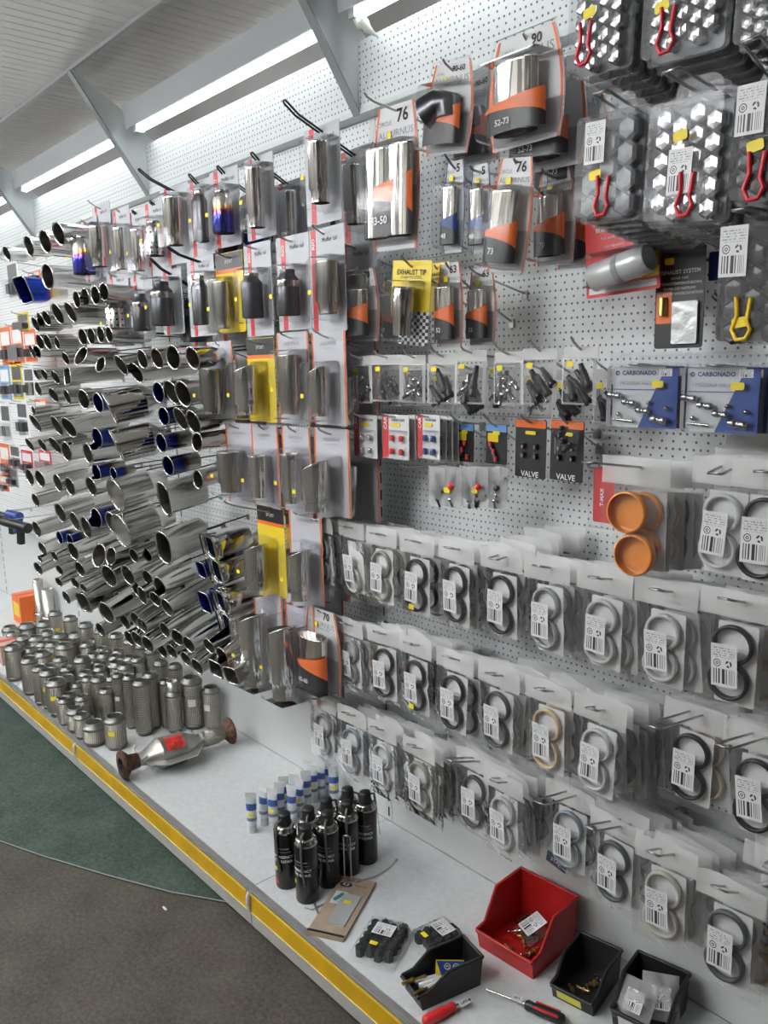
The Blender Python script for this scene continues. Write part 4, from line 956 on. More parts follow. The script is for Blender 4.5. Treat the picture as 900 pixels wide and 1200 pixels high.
# yellow cards with chequered foot
def check_pack(box, blis, label, Y, hooktip, tilt=0.):
    w, h, P0 = card_dims(box, Y); hz = .014; P = Vector((P0.x, Y, P0.z-hz))
    t = thing('tip_pack', label, 'blister pack', P, (0, math.radians(tilt), 0), 'carded exhaust tips')
    MB().prism(rrect(w*.8, h*.62, .004, 2, 0, hz-h*.31), 0, .0014).build('backing_card', YCARD, t)
    m = MB(); x0, x1, z0, z1 = -w*.2, w*.4, hz-h, hz-h*.60
    m.quad((x0, -.0006, z0), (x1, -.0006, z0), (x1, -.0006, z1), (x0, -.0006, z1)); m.build('chequered_foot', CHECK, t)
    MB().prism(rrect(w*.6, h*.40, .003, 2, w*.1, hz-h*.80), 0, .0014).build('card_foot', YCARD, t)
    text('EXHAUST TIP', w*.10, INK, t, (0, -.001, hz-h*.14), True); text('STAINLESS STEEL', w*.06, INK, t, (0, -.001, hz-h*.20))
    if blis:
        c = aty((blis[0]+blis[2])/2, (blis[1]+blis[3])/2, Y-.04); H = (blis[3]-blis[1])*mpp(c); R = (blis[2]-blis[0])*mpp(c)/2*.85
        cx, cz = c.x-P.x, c.z-P.z
        a = MB().lathe([(R*.8, 0), (R*.85, H*.3), (R, H*.42), (R, H*.95), (R*.93, H), (R*.85, H*.8)], 22); o = a.build('tip_body', STEEL, t); o.location = (cx, -R-.005, cz-H/2)
        dome(2*R+.02, H+.03, 2*R+.014, .012, cx, cz).build('blister', CLEAR, t)
    hang_hook(P, hooktip, 'hook of the ' + label, 'wire')
check_pack((455, 305, 512, 404), (456, 336, 488, 392), 'yellow card pack with chequered foot and clear blister', -.25, (470, 304), 6)
check_pack((496, 308, 530, 402), None, 'yellow card pack with chequered foot, half hidden behind', -.17, (509, 316), 0)
# ------------------------------------------------------------------ ring bags
RINGM = {'black': plain('ring_black', (.02, .02, .022), .4), 'grey': plain('ring_grey', (.30, .31, .31), .4), 'light': plain('ring_light_grey', (.48, .49, .49), .35), 'olive': plain('ring_olive', (.30, .29, .24), .4),
         'bluegrey': plain('ring_blue_grey', (.22, .26, .30), .4), 'dark': plain('ring_dark_grey', (.07, .08, .09), .4), 'tan': plain('ring_tan', (.55, .42, .26), .45), 'cream': plain('ring_cream', (.46, .44, .38), .4), 'orange': plain('ring_orange', (.75, .28, .06), .3), 'clear': plain('ring_clear', (.55, .56, .54), .2)}
def ring_mesh(R, th, mat, d=.010):
    r = R-th
    return MB().lathe([(r, -d/2), (R, -d/2), (R+.0006, 0), (R, d/2), (r, d/2), (r, -d/2)], 26, M=Matrix.Rotation(PI/2, 4, 'X')).mesh('ring', mat)
_RB = {}
def pouch_mesh(w, h, d, seed, mat, ztop, cr=.0022):
    rnd = random.Random(seed); nx, nz = 6, 7; m = MB(); side = []
    for s in (-1, 1):
        V = []
        for j in range(nz+1):
            for i in range(nx+1):
                u, v = i/nx, j/nz; e = min(1., 3.2*min(u, 1-u))*min(1., 3.2*min(v, 1-v))
                y = s*(d*.5*e + .0004) + (rnd.uniform(-1, 1)*cr if 0 < i < nx and 0 < j < nz else 0)
                V.append((-w/2+w*u+rnd.uniform(-.001, .001), y, ztop-h*v))
        F = [(j*(nx+1)+i, j*(nx+1)+i+1, (j+1)*(nx+1)+i+1, (j+1)*(nx+1)+i) for j in range(nz) for i in range(nx)]
        m.add(V, F, smooth=True)
    return m.mesh('pouch', mat, False)
def header_mesh(w, h, seed, mat, ztop):
    rnd = random.Random(seed); m = MB(); nx = 8; pts = []
    b1, b2 = rnd.uniform(-.006, .006), rnd.uniform(-.004, .004)
    rings = []
    for k, z in ((0, ztop-h), (1, ztop-h*.5), (2, ztop)):
        rings.append([(-w/2+w*i/nx, (b1*math.sin(PI*i/nx)+b2*math.sin(2*PI*i/nx))*(k/2)-(.004*k*k/4*rnd.uniform(-1, 1) if k == 2 and i in (0, nx) else 0), z+(rnd.uniform(-.002, .001) if k == 2 else 0)) for i in range(nx+1)])
    m.loft(rings, False, smooth=True)
    return m.mesh('header_strip', mat, False)
VARS = 5
POUCH = [pouch_mesh(.118, .165, .022, 10+i, FILM, -.026) for i in range(VARS)]
HEAD = [header_mesh(.118, .046, 20+i, HEADER, .016) for i in range(VARS)]
BLAB = MB().quad((-.0215, 0, -.0365), (.0215, 0, -.0365), (.0215, 0, .0365), (-.0215, 0, .0365)).mesh('barcode_label', BARCODE)
INS = MB().prism(rrect(.066, .140, .002, 1, .004, -.110), .0065, .0075).mesh('insert_card', PAPER)
TAGM = MB().prism(rrect(.018, .013, .003, 2), -.0008, 0).mesh('price_tag', YELLOW)
SLOT = MB().prism(rrect(.030, .006, .0028, 2, 0, 0), -.0008, .0008).mesh('euro_slot', plain('slot_shadow', (.22, .22, .22), .7))
RM = {k: (ring_mesh(.0335, .0052, m), ring_mesh(.0325, .0062, m)) for k, m in RINGM.items()}
def ring_bag(P, colour, label, group, var, rot, s=1., yellow=False, lab=True, full=True, card=False, thick=0, loff=(0, 0)):
    t = thing('ring_bag', label, 'ring bag', P, rot, group); t.scale = (s, s, s)
    link('header_strip', HEAD[var % VARS], t); link('pouch', POUCH[(var*3) % VARS], t)
    link('insert_card', INS, t)
    if not card:
        link('ring', RM[colour][thick], t, (-.001, -.0005, -.076)); link('ring', RM[colour][thick], t, (-.004, -.0015, -.138))
    elif full:
        link('ring', RM[colour][thick], t, (-.004, -.0015, -.145))
    if lab:
        l = link('barcode_label', BLAB, t, (-.008+loff[0], -.0128, -.110+loff[1])); l.rotation_euler = (0, random.uniform(-.09, .05), 0)
        if yellow: link('price_tag', TAGM, t, (-.006, -.0135, -.158))
    return t
# hook pixel, ring colour, tag, bags on the hook, wall distance of the front bag, visible hook tip, label place
BAGS = [
 ('top', 375, 611, 'grey', 0, 4, -.22, (366, 609)), ('top', 411, 618, 'cream', 0, 4, -.22, (400, 617)), ('top', 446, 626, 'olive', 0, 4, -.23, (437, 625)), ('top', 488, 635, 'black', 1, 5, -.24, (479, 633)), ('top', 534, 643, 'black', 0, 5, -.25, (525, 642)), ('top', 587, 652, 'black', 0, 6, -.25, (578, 655)),
 ('top', 640, 664, 'grey', 0, 6, -.26, (630, 663)), ('top', 708, 677, 'light', 0, 5, -.27, (696, 677)), ('top', 780, 692, 'light', 0, 5, -.27, (768, 691)), ('top', 863, 704, 'black', 0, 5, -.28, (850, 702)),
 ('middle', 409, 732, 'grey', 0, 4, -.22, (400, 730)), ('middle', 449, 742, 'black', 0, 4, -.23, (441, 741)), ('middle', 486, 755, 'black', 1, 5, -.24, (477, 754)), ('middle', 533, 772, 'black', 0, 5, -.25, (524, 770)), ('middle', 584, 790, 'dark', 0, 5, -.26, (574, 790)), ('middle', 642, 808, 'tan', 0, 5, -.27, (632, 808)),
 ('middle', 703, 830, 'light', 0, 6, -.27, (693, 831)), ('middle', 814, 836, 'black', 0, 5, -.22, (765, 852)), ('middle', 889, 862, 'black', 0, 4, -.24, (847, 875)),
 ('lower', 378, 821, 'grey', 0, 3, -.23, (369, 820)), ('lower', 412, 837, 'bluegrey', 0, 3, -.24, (404, 836)), ('lower', 447, 854, 'light', 0, 3, -.25, (438, 853)), ('lower', 490, 875, 'olive', 0, 6, -.26, (481, 874)), ('lower', 557, 890, 'dark', 0, 3, -.22, (527, 891)), ('lower', 589, 914, 'light', 0, 4, -.26, (579, 915)),
 ('lower', 668, 930, 'bluegrey', 0, 4, -.24, (632, 941)), ('lower', 722, 965, 'dark', 0, 4, -.26, (692, 971)), ('lower', 780, 998, 'cream', 0, 7, -.30, (765, 1000)), ('lower', 856, 1042, 'dark', 0, 6, -.31, (842, 1040)), ('lower', 912, 1010, 'grey', 0, 4, -.24, None),
 ('upper right', 852, 548, 'light', 0, 4, -.24, (838, 555)), ('upper right', 903, 552, 'black', 0, 4, -.27, None)]
CW = {'grey': 'grey', 'cream': 'cream', 'olive': 'olive grey', 'black': 'black', 'light': 'light grey', 'dark': 'charcoal', 'tan': 'tan', 'bluegrey': 'blue grey'}
mixc = ['grey', 'light', 'dark', 'black', 'grey', 'tan', 'bluegrey']
for bi, (row, px, py, colr, yl, n, Y, tipx) in enumerate(BAGS):
    P = aty(px, py, Y); Rr = [b for b in BAGS if b[0] == row]; k = [b[1] for b in Rr].index(px)
    nm = '%s ring bag%s, %s from left, %s row' % (CW[colr], ' with yellow tag' if yl else '', ORD[k], row + (' ring' if 'right' not in row else ' ring'))
    ring_bag(P, colr, 'clear ' + nm, 'front ring bags', bi, (random.uniform(-.02, .05), random.uniform(-.03, .05), random.uniform(-.08, .08)), 1., bool(yl), True, True, card=(px == 411), thick=1 if colr in ('light', 'grey') else 0)
    long = tipx is not None and abs(tipx[0]-px) > 20
    fn = hang_hook(P, tipx, 'hook of the ' + nm, 'uloop', slope=.06)
    for j in range(1, n+3):
        Yj = Y + .030*j
        if Yj > -.03: break
        Q = fn(Yj)
        c2 = colr if random.random() < .6 else random.choice(mixc)
        ring_bag(Q + Vector((random.uniform(-.008, .008), 0, random.uniform(-.002, .009))), c2, ORD[j-1] + ' bag behind the ' + nm, 'ring bags queued behind the front ones', bi+j, (random.uniform(-.02, .08), random.uniform(-.10, .08), random.uniform(-.2, .2)), random.uniform(.96, 1.06), False, False)
# orange ring bag
P = aty(745, 547, -.26)
t = thing('ring_bag', 'clear bag with two bright orange rings below a long wire hook', 'ring bag', P, (0, .02, .05), 'front ring bags'); t.scale = (1.12,)*3
link('header_strip', HEAD[1], t); link('pouch', POUCH[2], t)
om = RINGM['orange']
cupm = MB().lathe([(.031, .008), (.0335, .008), (.034, 0), (.033, -.008), (.028, -.009), (0, -.006)], 26, M=Matrix.Rotation(PI/2, 4, 'X')).mesh('ring', om)
link('ring', cupm, t, (-.010, -.001, -.074)); link('ring', cupm, t, (.006, -.001, -.142))
fn = hang_hook(P, (690, 542), 'hook of the orange ring bag', 'uloop')
for j, c2 in enumerate(('orange', 'olive', 'tan', 'grey', 'olive')):
    ring_bag(fn(-.26+.032*(j+1)), c2, ORD[j] + ' bag behind the orange ring bag', 'ring bags queued behind the front ones', j, (0, random.uniform(-.05, .05), random.uniform(-.1, .1)), 1.05, False, False)
t = thing('red_card', 'red clear edged card hanging behind the orange ring bag', 'card pack', aty(708, 548, -.10), (0, 0, 0))
MB().prism(rrect(.05, .115, .004, 2, 0, -.058), 0, .002).build('backing_card', RED, t); MB().prism(rrect(.06, .14, .004, 2, 0, -.056), -.012, -.001).build('blister', CLEAR, t)
text('T-MAX', .012, WINK, t, (.005, -.013, -.06), True, PI/2)
hook(t.location.x, t.location.z-.002, (-.16, t.location.z+.004), 'hook of the red card behind orange rings')

# ------------------------------------------------------------------ lug nut cap packs
def hexcap(R, d, chrome):
    m = MB(); ring = lambda r, y: [(r*math.cos(PI/6+k*PI/3), y, r*math.sin(PI/6+k*PI/3)) for k in range(6)]
    m.loft([ring(R*.98, 0), ring(R, -d*.75), ring(R*.72, -d), ring(R*.25, -d*1.06)], True, False, True, False)
    return m
def lug_pack(box, label, capmat, Y, cols, rows, lab=None, clip=None, clipat=(0, 0), n=7, hooktip=None, tilt=0., yaw=0., tagat=None, backc=None, labh=.062, labw=.040):
    w, h, P0 = card_dims(box, Y); hz = .012; P = Vector((P0.x, Y, P0.z-hz))
    sp = w*.86/cols; R = sp*.60; d = .017
    cm = hexcap(R, d, True).mesh('nut_cap', capmat)
    zt = hz-.036
    pos = []
    for r in range(rows):
        for c in range(cols):
            x = -w*.43+sp*(c+.5) ; z = zt - sp*1.04*(r+.5) - (sp*.5 if c % 2 else 0)
            if z-R > hz-h: pos.append((x, z))
    bk = MB().prism(rrect(w*.94, h*.80, .006, 2, 0, hz-h*.58), -.001, .001)
    sides = dome(w*.96, h*.84, d+.012, .010, 0, hz-h*.56, .97)
    hang_t = MB().prism(rrect(w*.6, .05, .02, 4, 0, hz-.022), -.001, .001)
    joined = MB()
    for (x, z) in pos: joined.add(*(lambda q: ([Vector((v.x+x, v.y-.002, v.z+z)) for v in q.v], q.f))(hexcap(R, d, True)))
    bkm, sdm, htm = bk.mesh('tray_back', backc or DGREYP), sides.mesh('blister', TRAY), hang_t.mesh('hang_tab', TRAY)
    jm = joined.mesh('nut_caps', capmat)
    def mk(Q, lb, full, rot):
        t = thing('nut_cap_pack', lb, 'nut cap pack', Q, rot, 'lug nut cap packs')
        link('tray_back', bkm, t); link('blister', sdm, t); link('hang_tab', htm, t)
        if full:
            for (x, z) in pos: link('nut_cap', cm, t, (x, -.002, z))
        else:
            o = link('nut_caps', jm, t); o['kind'] = 'stuff'
        return t
    t = mk(P, label, True, (random.uniform(0, .04), math.radians(tilt), math.radians(yaw)))
    if lab:
        k = labh/.066; l = link('barcode_label', BLAB, t, (lab[0]*w, -d-.0135, hz+lab[1]*h)); l.scale = (labw/.043, 1, labh/.073)
    if tagat: 
        g_ = link('price_tag', TAGM, t, (tagat[0]*w, -d-.0142, hz+tagat[1]*h)); g_.scale = (1.3, 1, 1.1); g_.rotation_euler = (0, -.15, 0)
    if clip:
        cx, cz = clipat[0]*w, hz+clipat[1]*h; y = -d-.0150
        pts = [(cx-.012, y, cz+.030), (cx-.009, y, cz+.004), (cx-.016, y, cz-.016), (cx-.008, y-.001, cz-.030), (cx+.006, y-.001, cz-.029), (cx+.012, y, cz-.016), (cx+.006, y, cz-.004), (cx+.010, y, cz+.028)]
        MB().tube(pts, .0032, 7).build('puller_clip', clip, t)
    fn = hang_hook(P, hooktip, 'hook of the ' + label, 'uloop', slope=.12)
    for j in range(1, n+1):
        Yj = Y+.030*j
        if Yj > -.04: break
        mk(fn(Yj), ORD[j-1] + ' pack behind the ' + label, False, (random.uniform(0, .03), math.radians(tilt)+random.uniform(-.02, .02), math.radians(yaw)+random.uniform(-.03, .03)))
GREYCAP = plain('cap_grey', (.16, .17, .18), .35, .2); CHCAP = plain('cap_chrome', (.52, .53, .55), .2, 1.); BKCAP = plain('cap_black', (.02, .022, .025), .25)
RCLIP = plain('clip_red', (.62, .02, .04), .3); YCLIP = plain('clip_yellow', (.85, .55, .02), .35)
lug_pack((677, -38, 747, 84), 'chrome nut cap pack with red clip at the top edge left', CHCAP, -.38, 4, 6, None, RCLIP, (-.1, -.72), 7, None, 4, -6, (-.05, -.45), GREYM)
lug_pack((764, -70, 862, 66), 'chrome nut cap pack with red clip at the top edge centre', CHCAP, -.38, 5, 7, None, RCLIP, (-.10, -.76), 7, None, 4, -6, (-.2, -.55), GREYM)
lug_pack((874, -60, 950, 52), 'chrome nut cap pack cut by the top right corner', CHCAP, -.40, 4, 6, None, None, (0, 0), 5, None, 3, -4, None)
lug_pack((684, 112, 762, 258), 'matt grey nut cap pack with red clip and barcode label', GREYCAP, -.36, 3, 6, (-.14, -.37), RCLIP, (.05, -.80), 7, (704, 108), 4, -6, (-.10, -.63), DGREYP)
lug_pack((768, 92, 866, 262), 'chrome nut cap pack with long barcode label in second row', CHCAP, -.37, 4, 7, (0, -.64), RCLIP, (.12, -.80), 7, (787, 82), 4, -6, (-.02, -.40), GREYM)
lug_pack((868, 80, 955, 236), 'black nut cap pack with red clip at the right edge', BKCAP, -.40, 4, 6, (-.22, -.30), RCLIP, (-.05, -.80), 5, (880, 46), 3, -4, (-.1, -.58))
lug_pack((850, 240, 935, 404), 'black nut cap pack with yellow clip at the right edge', BKCAP, -.34, 3, 6, (-.26, -.32), YCLIP, (-.05, -.80), 6, (868, 245), 2, -3, (-.1, -.83), None, .070, .042)

# ------------------------------------------------------------------ single cards
t = thing('clamp_pack', 'red and yellow card with silver repair sleeve under nut caps', 'card pack', aty(727, 232, -.16), (0, math.radians(-3), 0)); L0 = t.location
w, h, P0 = card_dims((684, 226, 770, 345), -.16)
MB().prism(rrect(w, h, .004, 2, 0, -h/2+.01), 0, .0015).build('backing_card', RED, t)
MB().prism(rrect(w*.30, h*.55, .003, 2, w*.34, -h*.60+.01), -.0008, -.0002).build('yellow_panel', YCARD, t)
MB().prism(rrect(w*.92, .012, .001, 2, 0, -h+.022), -.0008, -.0002).build('white_foot', PAPER, t)
for i, s_ in enumerate(('LONG LIFE', 'SILENCER REPAIR', 'Fast, quick, reliable', 'Fully adjustable', 'to most pipes')):
    text(s_, .010 if i < 2 else .0072, WINK, t, (-w*.10, -.0012, -.035-.0155*i), i < 2)
cy = aty(720, 315, -.20); o = MB().lathe([(.024, -.06), (.026, -.058), (.026, -.008), (.0255, 0), (.026, .008), (.026, .058), (.024, .06), (.020, .058), (.019, .03), (0, .03)], 24, M=Matrix.Rotation(PI/2, 4, 'Y')).build('repair_sleeve', plain('matt_aluminium', (.66, .67, .66), .35, .3), t)
o.location = (cy.x-L0.x, -.03, cy.z-L0.z); o.rotation_euler = (0, -.16, 0)
MB().lathe([(.0268, -.006), (.0275, -.005), (.0275, .005), (.0268, .006)], 24, M=Matrix.Rotation(PI/2, 4, 'Y')).build('clamp_band', GREYM, o)
MB().prism(rrect(.125, .062, .012, 3, cy.x-L0.x, cy.z-L0.z), -.060, -.002).build('blister', CLEAR, t)
hook(L0.x, L0.z-.002, (-.20, L0.z+.012), 'hook of the red and yellow sleeve card')
t = thing('tape_pack', 'black exhaust system repair tape card with silver foil pouch', 'card pack', aty(798, 297, -.13)); L0 = t.location
w, h, P0 = card_dims((769, 289, 826, 408), -.13)
MB().prism(rrect(w, h, .005, 2, 0, -h/2+.012), 0, .0016).build('backing_card', BLACKC, t)
text('EXHAUST SYSTEM', .0100, WINK, t, (0, -.001, -.032), True); text('REPAIR TAPE', .006, WINK, t, (0, -.001, -.043))
for i, s_ in enumerate(('WYSOKOTEMPERATUROWA', 'TASMA DO NAPRAW', 'UKLADOW WYDECHOWYCH')): text(s_, .0066, WINK, t, (0, -.001, -.052-.009*i), True)
MB().prism(rrect(w*.32, h*.32, .002, 2, -w*.31, -h*.52), -.0008, -.0002).build('orange_panel', ORANGE, t)
MB().tube([(-w*.31, -.004, -h*.42), (-w*.31, -.004, -h*.60)], [.008, .009], 10).build('picture_pipe', BRASS, t)
MB().prism(rrect(w*.52, h*.42, .003, 2, w*.15, -h*.68), -.006, -.001).build('foil_pouch', SILVERF, t)
MB().prism(rrect(w*.50, h*.16, .002, 2, w*.12, -h*.40), -.004, -.001).build('blister', CLEAR, t)
MB().prism(rrect(.018, .012, .003, 2, -w*.22, -.012), -.002, -.001).build('price_tag', YELLOW, t)
hook(L0.x, L0.z-.010, (-.24, L0.z+.030), 'black hook of the repair tape card', 'black')
t = thing('small_card', 'small blue topped clear pack left of the yellow clip', 'card pack', aty(847, 297, -.10)); 
MB().prism(rrect(.05, .05, .003, 2, 0, -.02), 0, .001).build('backing_card', BLUEC, t); MB().prism(rrect(.055, .06, .006, 2, 0, -.078), -.012, 0).build('pouch', FILM, t); MB().tube([(-.01, -.006, -.07), (.01, -.006, -.09)], .006, 8).build('fitting', BLACKM, t)
hook(t.location.x, t.location.z-.006, (-.2, t.location.z+.02), 'black hook of the small blue topped pack', 'black')

# valve cards with blue corner
def valve_card(box, label, Y, n=3):
    w, h, P0 = card_dims(box, Y); hz = .02; P = Vector((P0.x, Y, P0.z-hz))
    t = thing('valve_pack', label, 'card pack', P, (0, .01, 0), 'blue cornered valve cards')
    MB().prism(rrect(w*.90, h*.80, .003, 2, 0, hz-h*.57), 0, .0014).build('backing_card', GCARD, t)
    x0, x1, zb, zt = -w*.45, w*.45, hz-h*.97, hz-h*.17
    m = MB(); m.add([(x0+w*.38, -.0006, zb), (x1, -.0006, zb), (x1, -.0006, zt), (x1-w*.16, -.0006, zt)], [(0, 1, 2, 3)]); m.build('blue_corner', BLUEC, t)
    text('CARBONADO', w*.075, plain('navy_ink', (.02, .04, .16), .5), t, (-w*.075, -.001, zt-h*.085), True)
    m = MB().lathe([(w*.030, 0), (w*.022, 0), (w*.022, -.0004)], 18, M=Matrix.Rotation(PI/2, 4, 'X')); o = m.build('logo_ring', plain('navy_ink', (0, 0, 0)), t); o.location = (-w*.38, -.001, zt-h*.085)
    text('C', w*.045, plain('navy_ink', (0, 0, 0)), t, (-w*.38, -.001, zt-h*.085), True)
    text('MODENA VALVES', w*.065, GINK, t, (-w*.08, -.001, zt-h*.22))
    MB().box((0, -.0008, zt-h*.30), (w*.88, .0006, .0012)).build('print_line', BLUEC, t)
    l = link('barcode_label', BLAB, t, (w*.29, -.0012, zt-h*.075)); l.scale = (w*.17/.043, 1, h*.10/.073)
    for (u, v, s_) in ((-.37, .44, 1.), (-.16, .53, 1.), (.04, .63, 1.), (.26, .74, 1.15)):
        c = (u*w, -.010, zt-h*v+h*.06)
        vm = MB().lathe([(.0045, -.014), (.0062, -.010), (.0062, -.004), (.005, -.003), (.005, .001), (.0062, .002), (.0062, .010), (.004, .013), (0, .013)], 12, M=Matrix.Rotation(PI/2, 4, 'Y'), cap0=True)
        o = vm.build('valve', CHCAP, t); o.location = c; o.rotation_euler = (0, .12, 0); o.scale = (s_,)*3
    for (u, v) in ((-.33, .66), (.10, .50), (.33, .56)):
        o = MB().lathe([(.0035, -.004), (.0045, 0), (.003, .004), (0, .004)], 10, M=Matrix.Rotation(PI/2, 4, 'X'), cap0=True).build('valve_nut', STEEL, t); o.location = (u*w, -.006, zt-h*v+h*.03)
    o = MB().tube([(-w*.40, -.006, zt-h*.70), (-w*.12, -.006, zt-h*.715)], [.0018, .003], 8).build('valve_key', STEEL, t)
    MB().prism(rrect(.022, .012, .003, 2, w*.22, zt-h*.225), -.0095, -.009).build('price_tag', YELLOW, t)
    dome(w*.93, h*.84, .020, .008, 0, hz-h*.56, .96).build('blister', CLEAR, t)
    MB().prism(rrect(w, h*.20, .006, 2, 0, hz-h*.08), -.001, .001).build('hang_tab', CLEAR, t)
    fn = hang_hook(P, None, 'hook of the ' + label, 'uloop', .03, .05)
    clone_behind(t, P, fn, n, .032, 'copy behind the ' + label, 'blue cornered valve cards')
valve_card((713, 414, 797, 504), 'blue cornered valve card, left one of the pair', -.24)
valve_card((799, 414, 893, 510), 'blue cornered valve card, right one of the pair', -.25)

# ------------------------------------------------------------------ zip bags of valves
def valve_mesh(kind, mat):
    if kind == 'rubber': return MB().lathe([(.0075, -.02), (.0085, -.017), (.0080, -.012), (.0062, -.008), (.0058, .010), (.0048, .014), (.0042, .024), (0, .024)], 10, cap0=True).mesh('valve', mat)
    return MB().lathe([(.004, -.018), (.004, -.004), (.0065, -.003), (.0065, .004), (.0045, .005), (.0045, .018), (0, .018)], 10, cap0=True).mesh('valve', mat)
ZFILM = clear_mat('zip_film', (.98, .98, .98), .08, .14, .06, .25, 30)
VB, VC, VN = valve_mesh('rubber', BLACKP), valve_mesh('metal', CHCAP), valve_mesh('nut', GUN)
ZBAG = [((413, 417, 437, 472), 'n', (410, 418)), ((437, 416, 471, 470), 'n', (438, 416)), ((471, 416, 500, 472), 'c', (472, 415)), ((503, 415, 536, 473), 'b', (505, 412)), ((536, 410, 569, 473), 'm', (540, 411)), ((579, 412, 614, 474), 'c', (580, 408)), ((613, 408, 652, 474), 'b', (622, 404)), ((660, 406, 700, 474), 'b', (669, 401))]
for i, (box, kd, ht) in enumerate(ZBAG):
    Y = -.20; w, h, P0 = card_dims(box, Y); hz = .006; P = Vector((P0.x, Y, P0.z-hz))
    what = {'n': 'dark metal', 'c': 'silver', 'b': 'black rubber', 'm': 'mixed'}[kd]
    lab = 'zip bag of %s tyre valves, %s from left in row' % (what, ORD[i])
    t = thing('valve_bag', lab, 'zip bag', P, (0, random.uniform(-.03, .03), random.uniform(-.1, .1)), 'zip bags of valves')
    pouch_mesh(w, h, .022, 60+i, WFILM, hz); link('pouch', pouch_mesh(w*.96, h*.80, .022, 60+i, ZFILM, hz-h*.2), t)
    MB().prism(rrect(w, h*.20, .001, 1, 0, hz-h*.10), -.0006, .0006).build('zip_strip', HEADER, t)
    fo, fi_ = rrect(w, h*.82, .002, 1, 0, hz-h*.60), rrect(w*.86, h*.76, .002, 1, 0, hz-h*.59)
    MB().loft([[(x, -.002, z) for x, z in fo], [(x, -.006, z) for x, z in fi_]], True, smooth=False).build('side_seam', HEADER, t)
    MB().prism(rrect(.016, .011, .003, 2, -w*.2, hz-h*.30), -.012, -.0113).build('price_tag', YELLOW, t)
    for j in range(5):
        me = {'n': VN, 'c': VC, 'b': VB, 'm': (VB, VC)[j % 2]}[kd]
        a = random.uniform(-1.2, 1.2) if kd != 'b' else random.uniform(-.9, -.3)
        o = link('valve', me, t, (random.uniform(-.24, .24)*w, random.uniform(-.003, .003), hz-h*(.52+.075*j) )); o.rotation_euler = (random.uniform(-.3, .3), a, 0)
        s_ = min(1.15, w/.055); o.scale = (s_,)*3
    fn = hang_hook(P, ht, 'hook of the ' + lab, 'wire', .03, .12)
    clone_behind(t, P, fn, 1, .10, 'copy behind the ' + lab, 'zip bags of valves')

# small carded valve caps
def cap_card(box, label, style, Y=-.19, n=3, ht=None):
    w, h, P0 = card_dims(box, Y); hz = .006; P = Vector((P0.x, Y, P0.z-hz))
    t = thing('valve_cap_card', label, 'card pack', P, (0, .02, random.uniform(-.05, .05)), 'small valve cap cards')
    body = {'red': PAPER, 'silver': PAPER, 'blue': PAPER, 'black': BLACKC, 'tall': BLACKC}[style]
    MB().prism(rrect(w, h, .003, 2, 0, hz-h/2), 0, .0014).build('backing_card', body, t)
    if style in ('red', 'silver', 'blue'):
        MB().prism(rrect(w*.22, h*.98, .002, 2, -w*.38, hz-h/2), -.0008, -.0002).build('red_stripe', RED, t)
        text('CAR', w*.17, WINK, t, (-w*.38, -.001, hz-h*.2), True, PI/2)
        text('VALVE CAPS', w*.09, INK, t, (w*.1, -.001, hz-h*.12), True)
        cmt = {'red': REDP2, 'silver': CHCAP, 'blue': BLUEC}[style]
        for u in (-.08, .27):
            for v in (.52, .82):
                o = MB().lathe([(.006, -.007), (.006, .003), (.0045, .007), (0, .007)], 10, cap0=True).build('valve_cap', cmt, t); o.location = (u*w, -.007, hz-h*v)
        MB().prism(rrect(w*.72, h*.62, .004, 2, w*.1, hz-h*.65), -.014, -.001).build('blister', CLEAR, t)
    elif style == 'black':
        MB().prism(rrect(w*.96, h*.18, .002, 2, 0, hz-h*.10), -.0008, -.0002).build('blue_top', LBLUE, t)
        MB().prism(rrect(w*.5, h*.22, .002, 2, -w*.16, hz-h*.34), -.0008, -.0002).build('yellow_patch', YCARD, t)
        for j in range(5):
            o = MB().lathe([(.004, -.006), (.004, .006), (0, .006)], 8, cap0=True).build('valve_cap', GUN if j % 2 else RED, t); o.location = (random.uniform(-.25, .25)*w, -.005, hz-h*(.5+.09*j))
    else:
        MB().prism(rrect(w*.98, h*.13, .002, 2, 0, hz-h*.07), -.0008, -.0002).build('orange_top', ORANGE, t)
        text('VALVE', w*.2, WINK, t, (0, -.001, hz-h*.94), True)
        o = MB().lathe([(w*.17, -.001), (w*.17, -.006), (0, -.008)], 16, M=Matrix.Rotation(-PI/2, 4, 'X') @ Matrix.Scale(-1, 4, (0, 0, 1))).build('round_badge', DGREYP, t); o.location = (-w*.1, 0, hz-h*.78)
        for j in range(4):
            o = MB().lathe([(.005, -.006), (.005, .006), (0, .006)], 8, cap0=True).build('valve_cap', GUN, t); o.location = ((-.2, .2)[j % 2]*w, -.005, hz-h*(.45+.16*(j//2)))
    MB().prism(rrect(w*.34, .008, .003, 2, w*.02, hz-h*.22), -.003, -.002).build('price_tag', YELLOW, t)
    fn = hang_hook(P, ht, 'hook of the ' + label, 'wire', .035, .08)
    if n: clone_behind(t, P, fn, n, .02, 'copy behind the ' + label, 'small valve cap cards')
cap_card((415, 486, 442, 536), 'white card of silver valve caps at the left', 'silver', ht=(413, 487))
cap_card((449, 486, 479, 538), 'white card of red valve caps in the middle', 'red', ht=(447, 488))
cap_card((489, 486, 516, 538), 'white card of blue valve caps right of red ones', 'blue', n=4, ht=(487, 487))
cap_card((535, 496, 555, 541), 'narrow black card with blue top, left of two', 'black', -.12, 0, ht=(527, 489))
cap_card((570, 497, 594, 544), 'narrow black card with blue top, right of two', 'black', -.12, 0, ht=(566, 489))
cap_card((604, 492, 640, 560), 'tall black valve card with orange top, left of two', 'tall', -.12, 0, ht=(610, 491))
cap_card((645, 493, 684, 564), 'tall black valve card with orange top, behind clear pouch', 'tall', -.12, 0, ht=(655, 489))
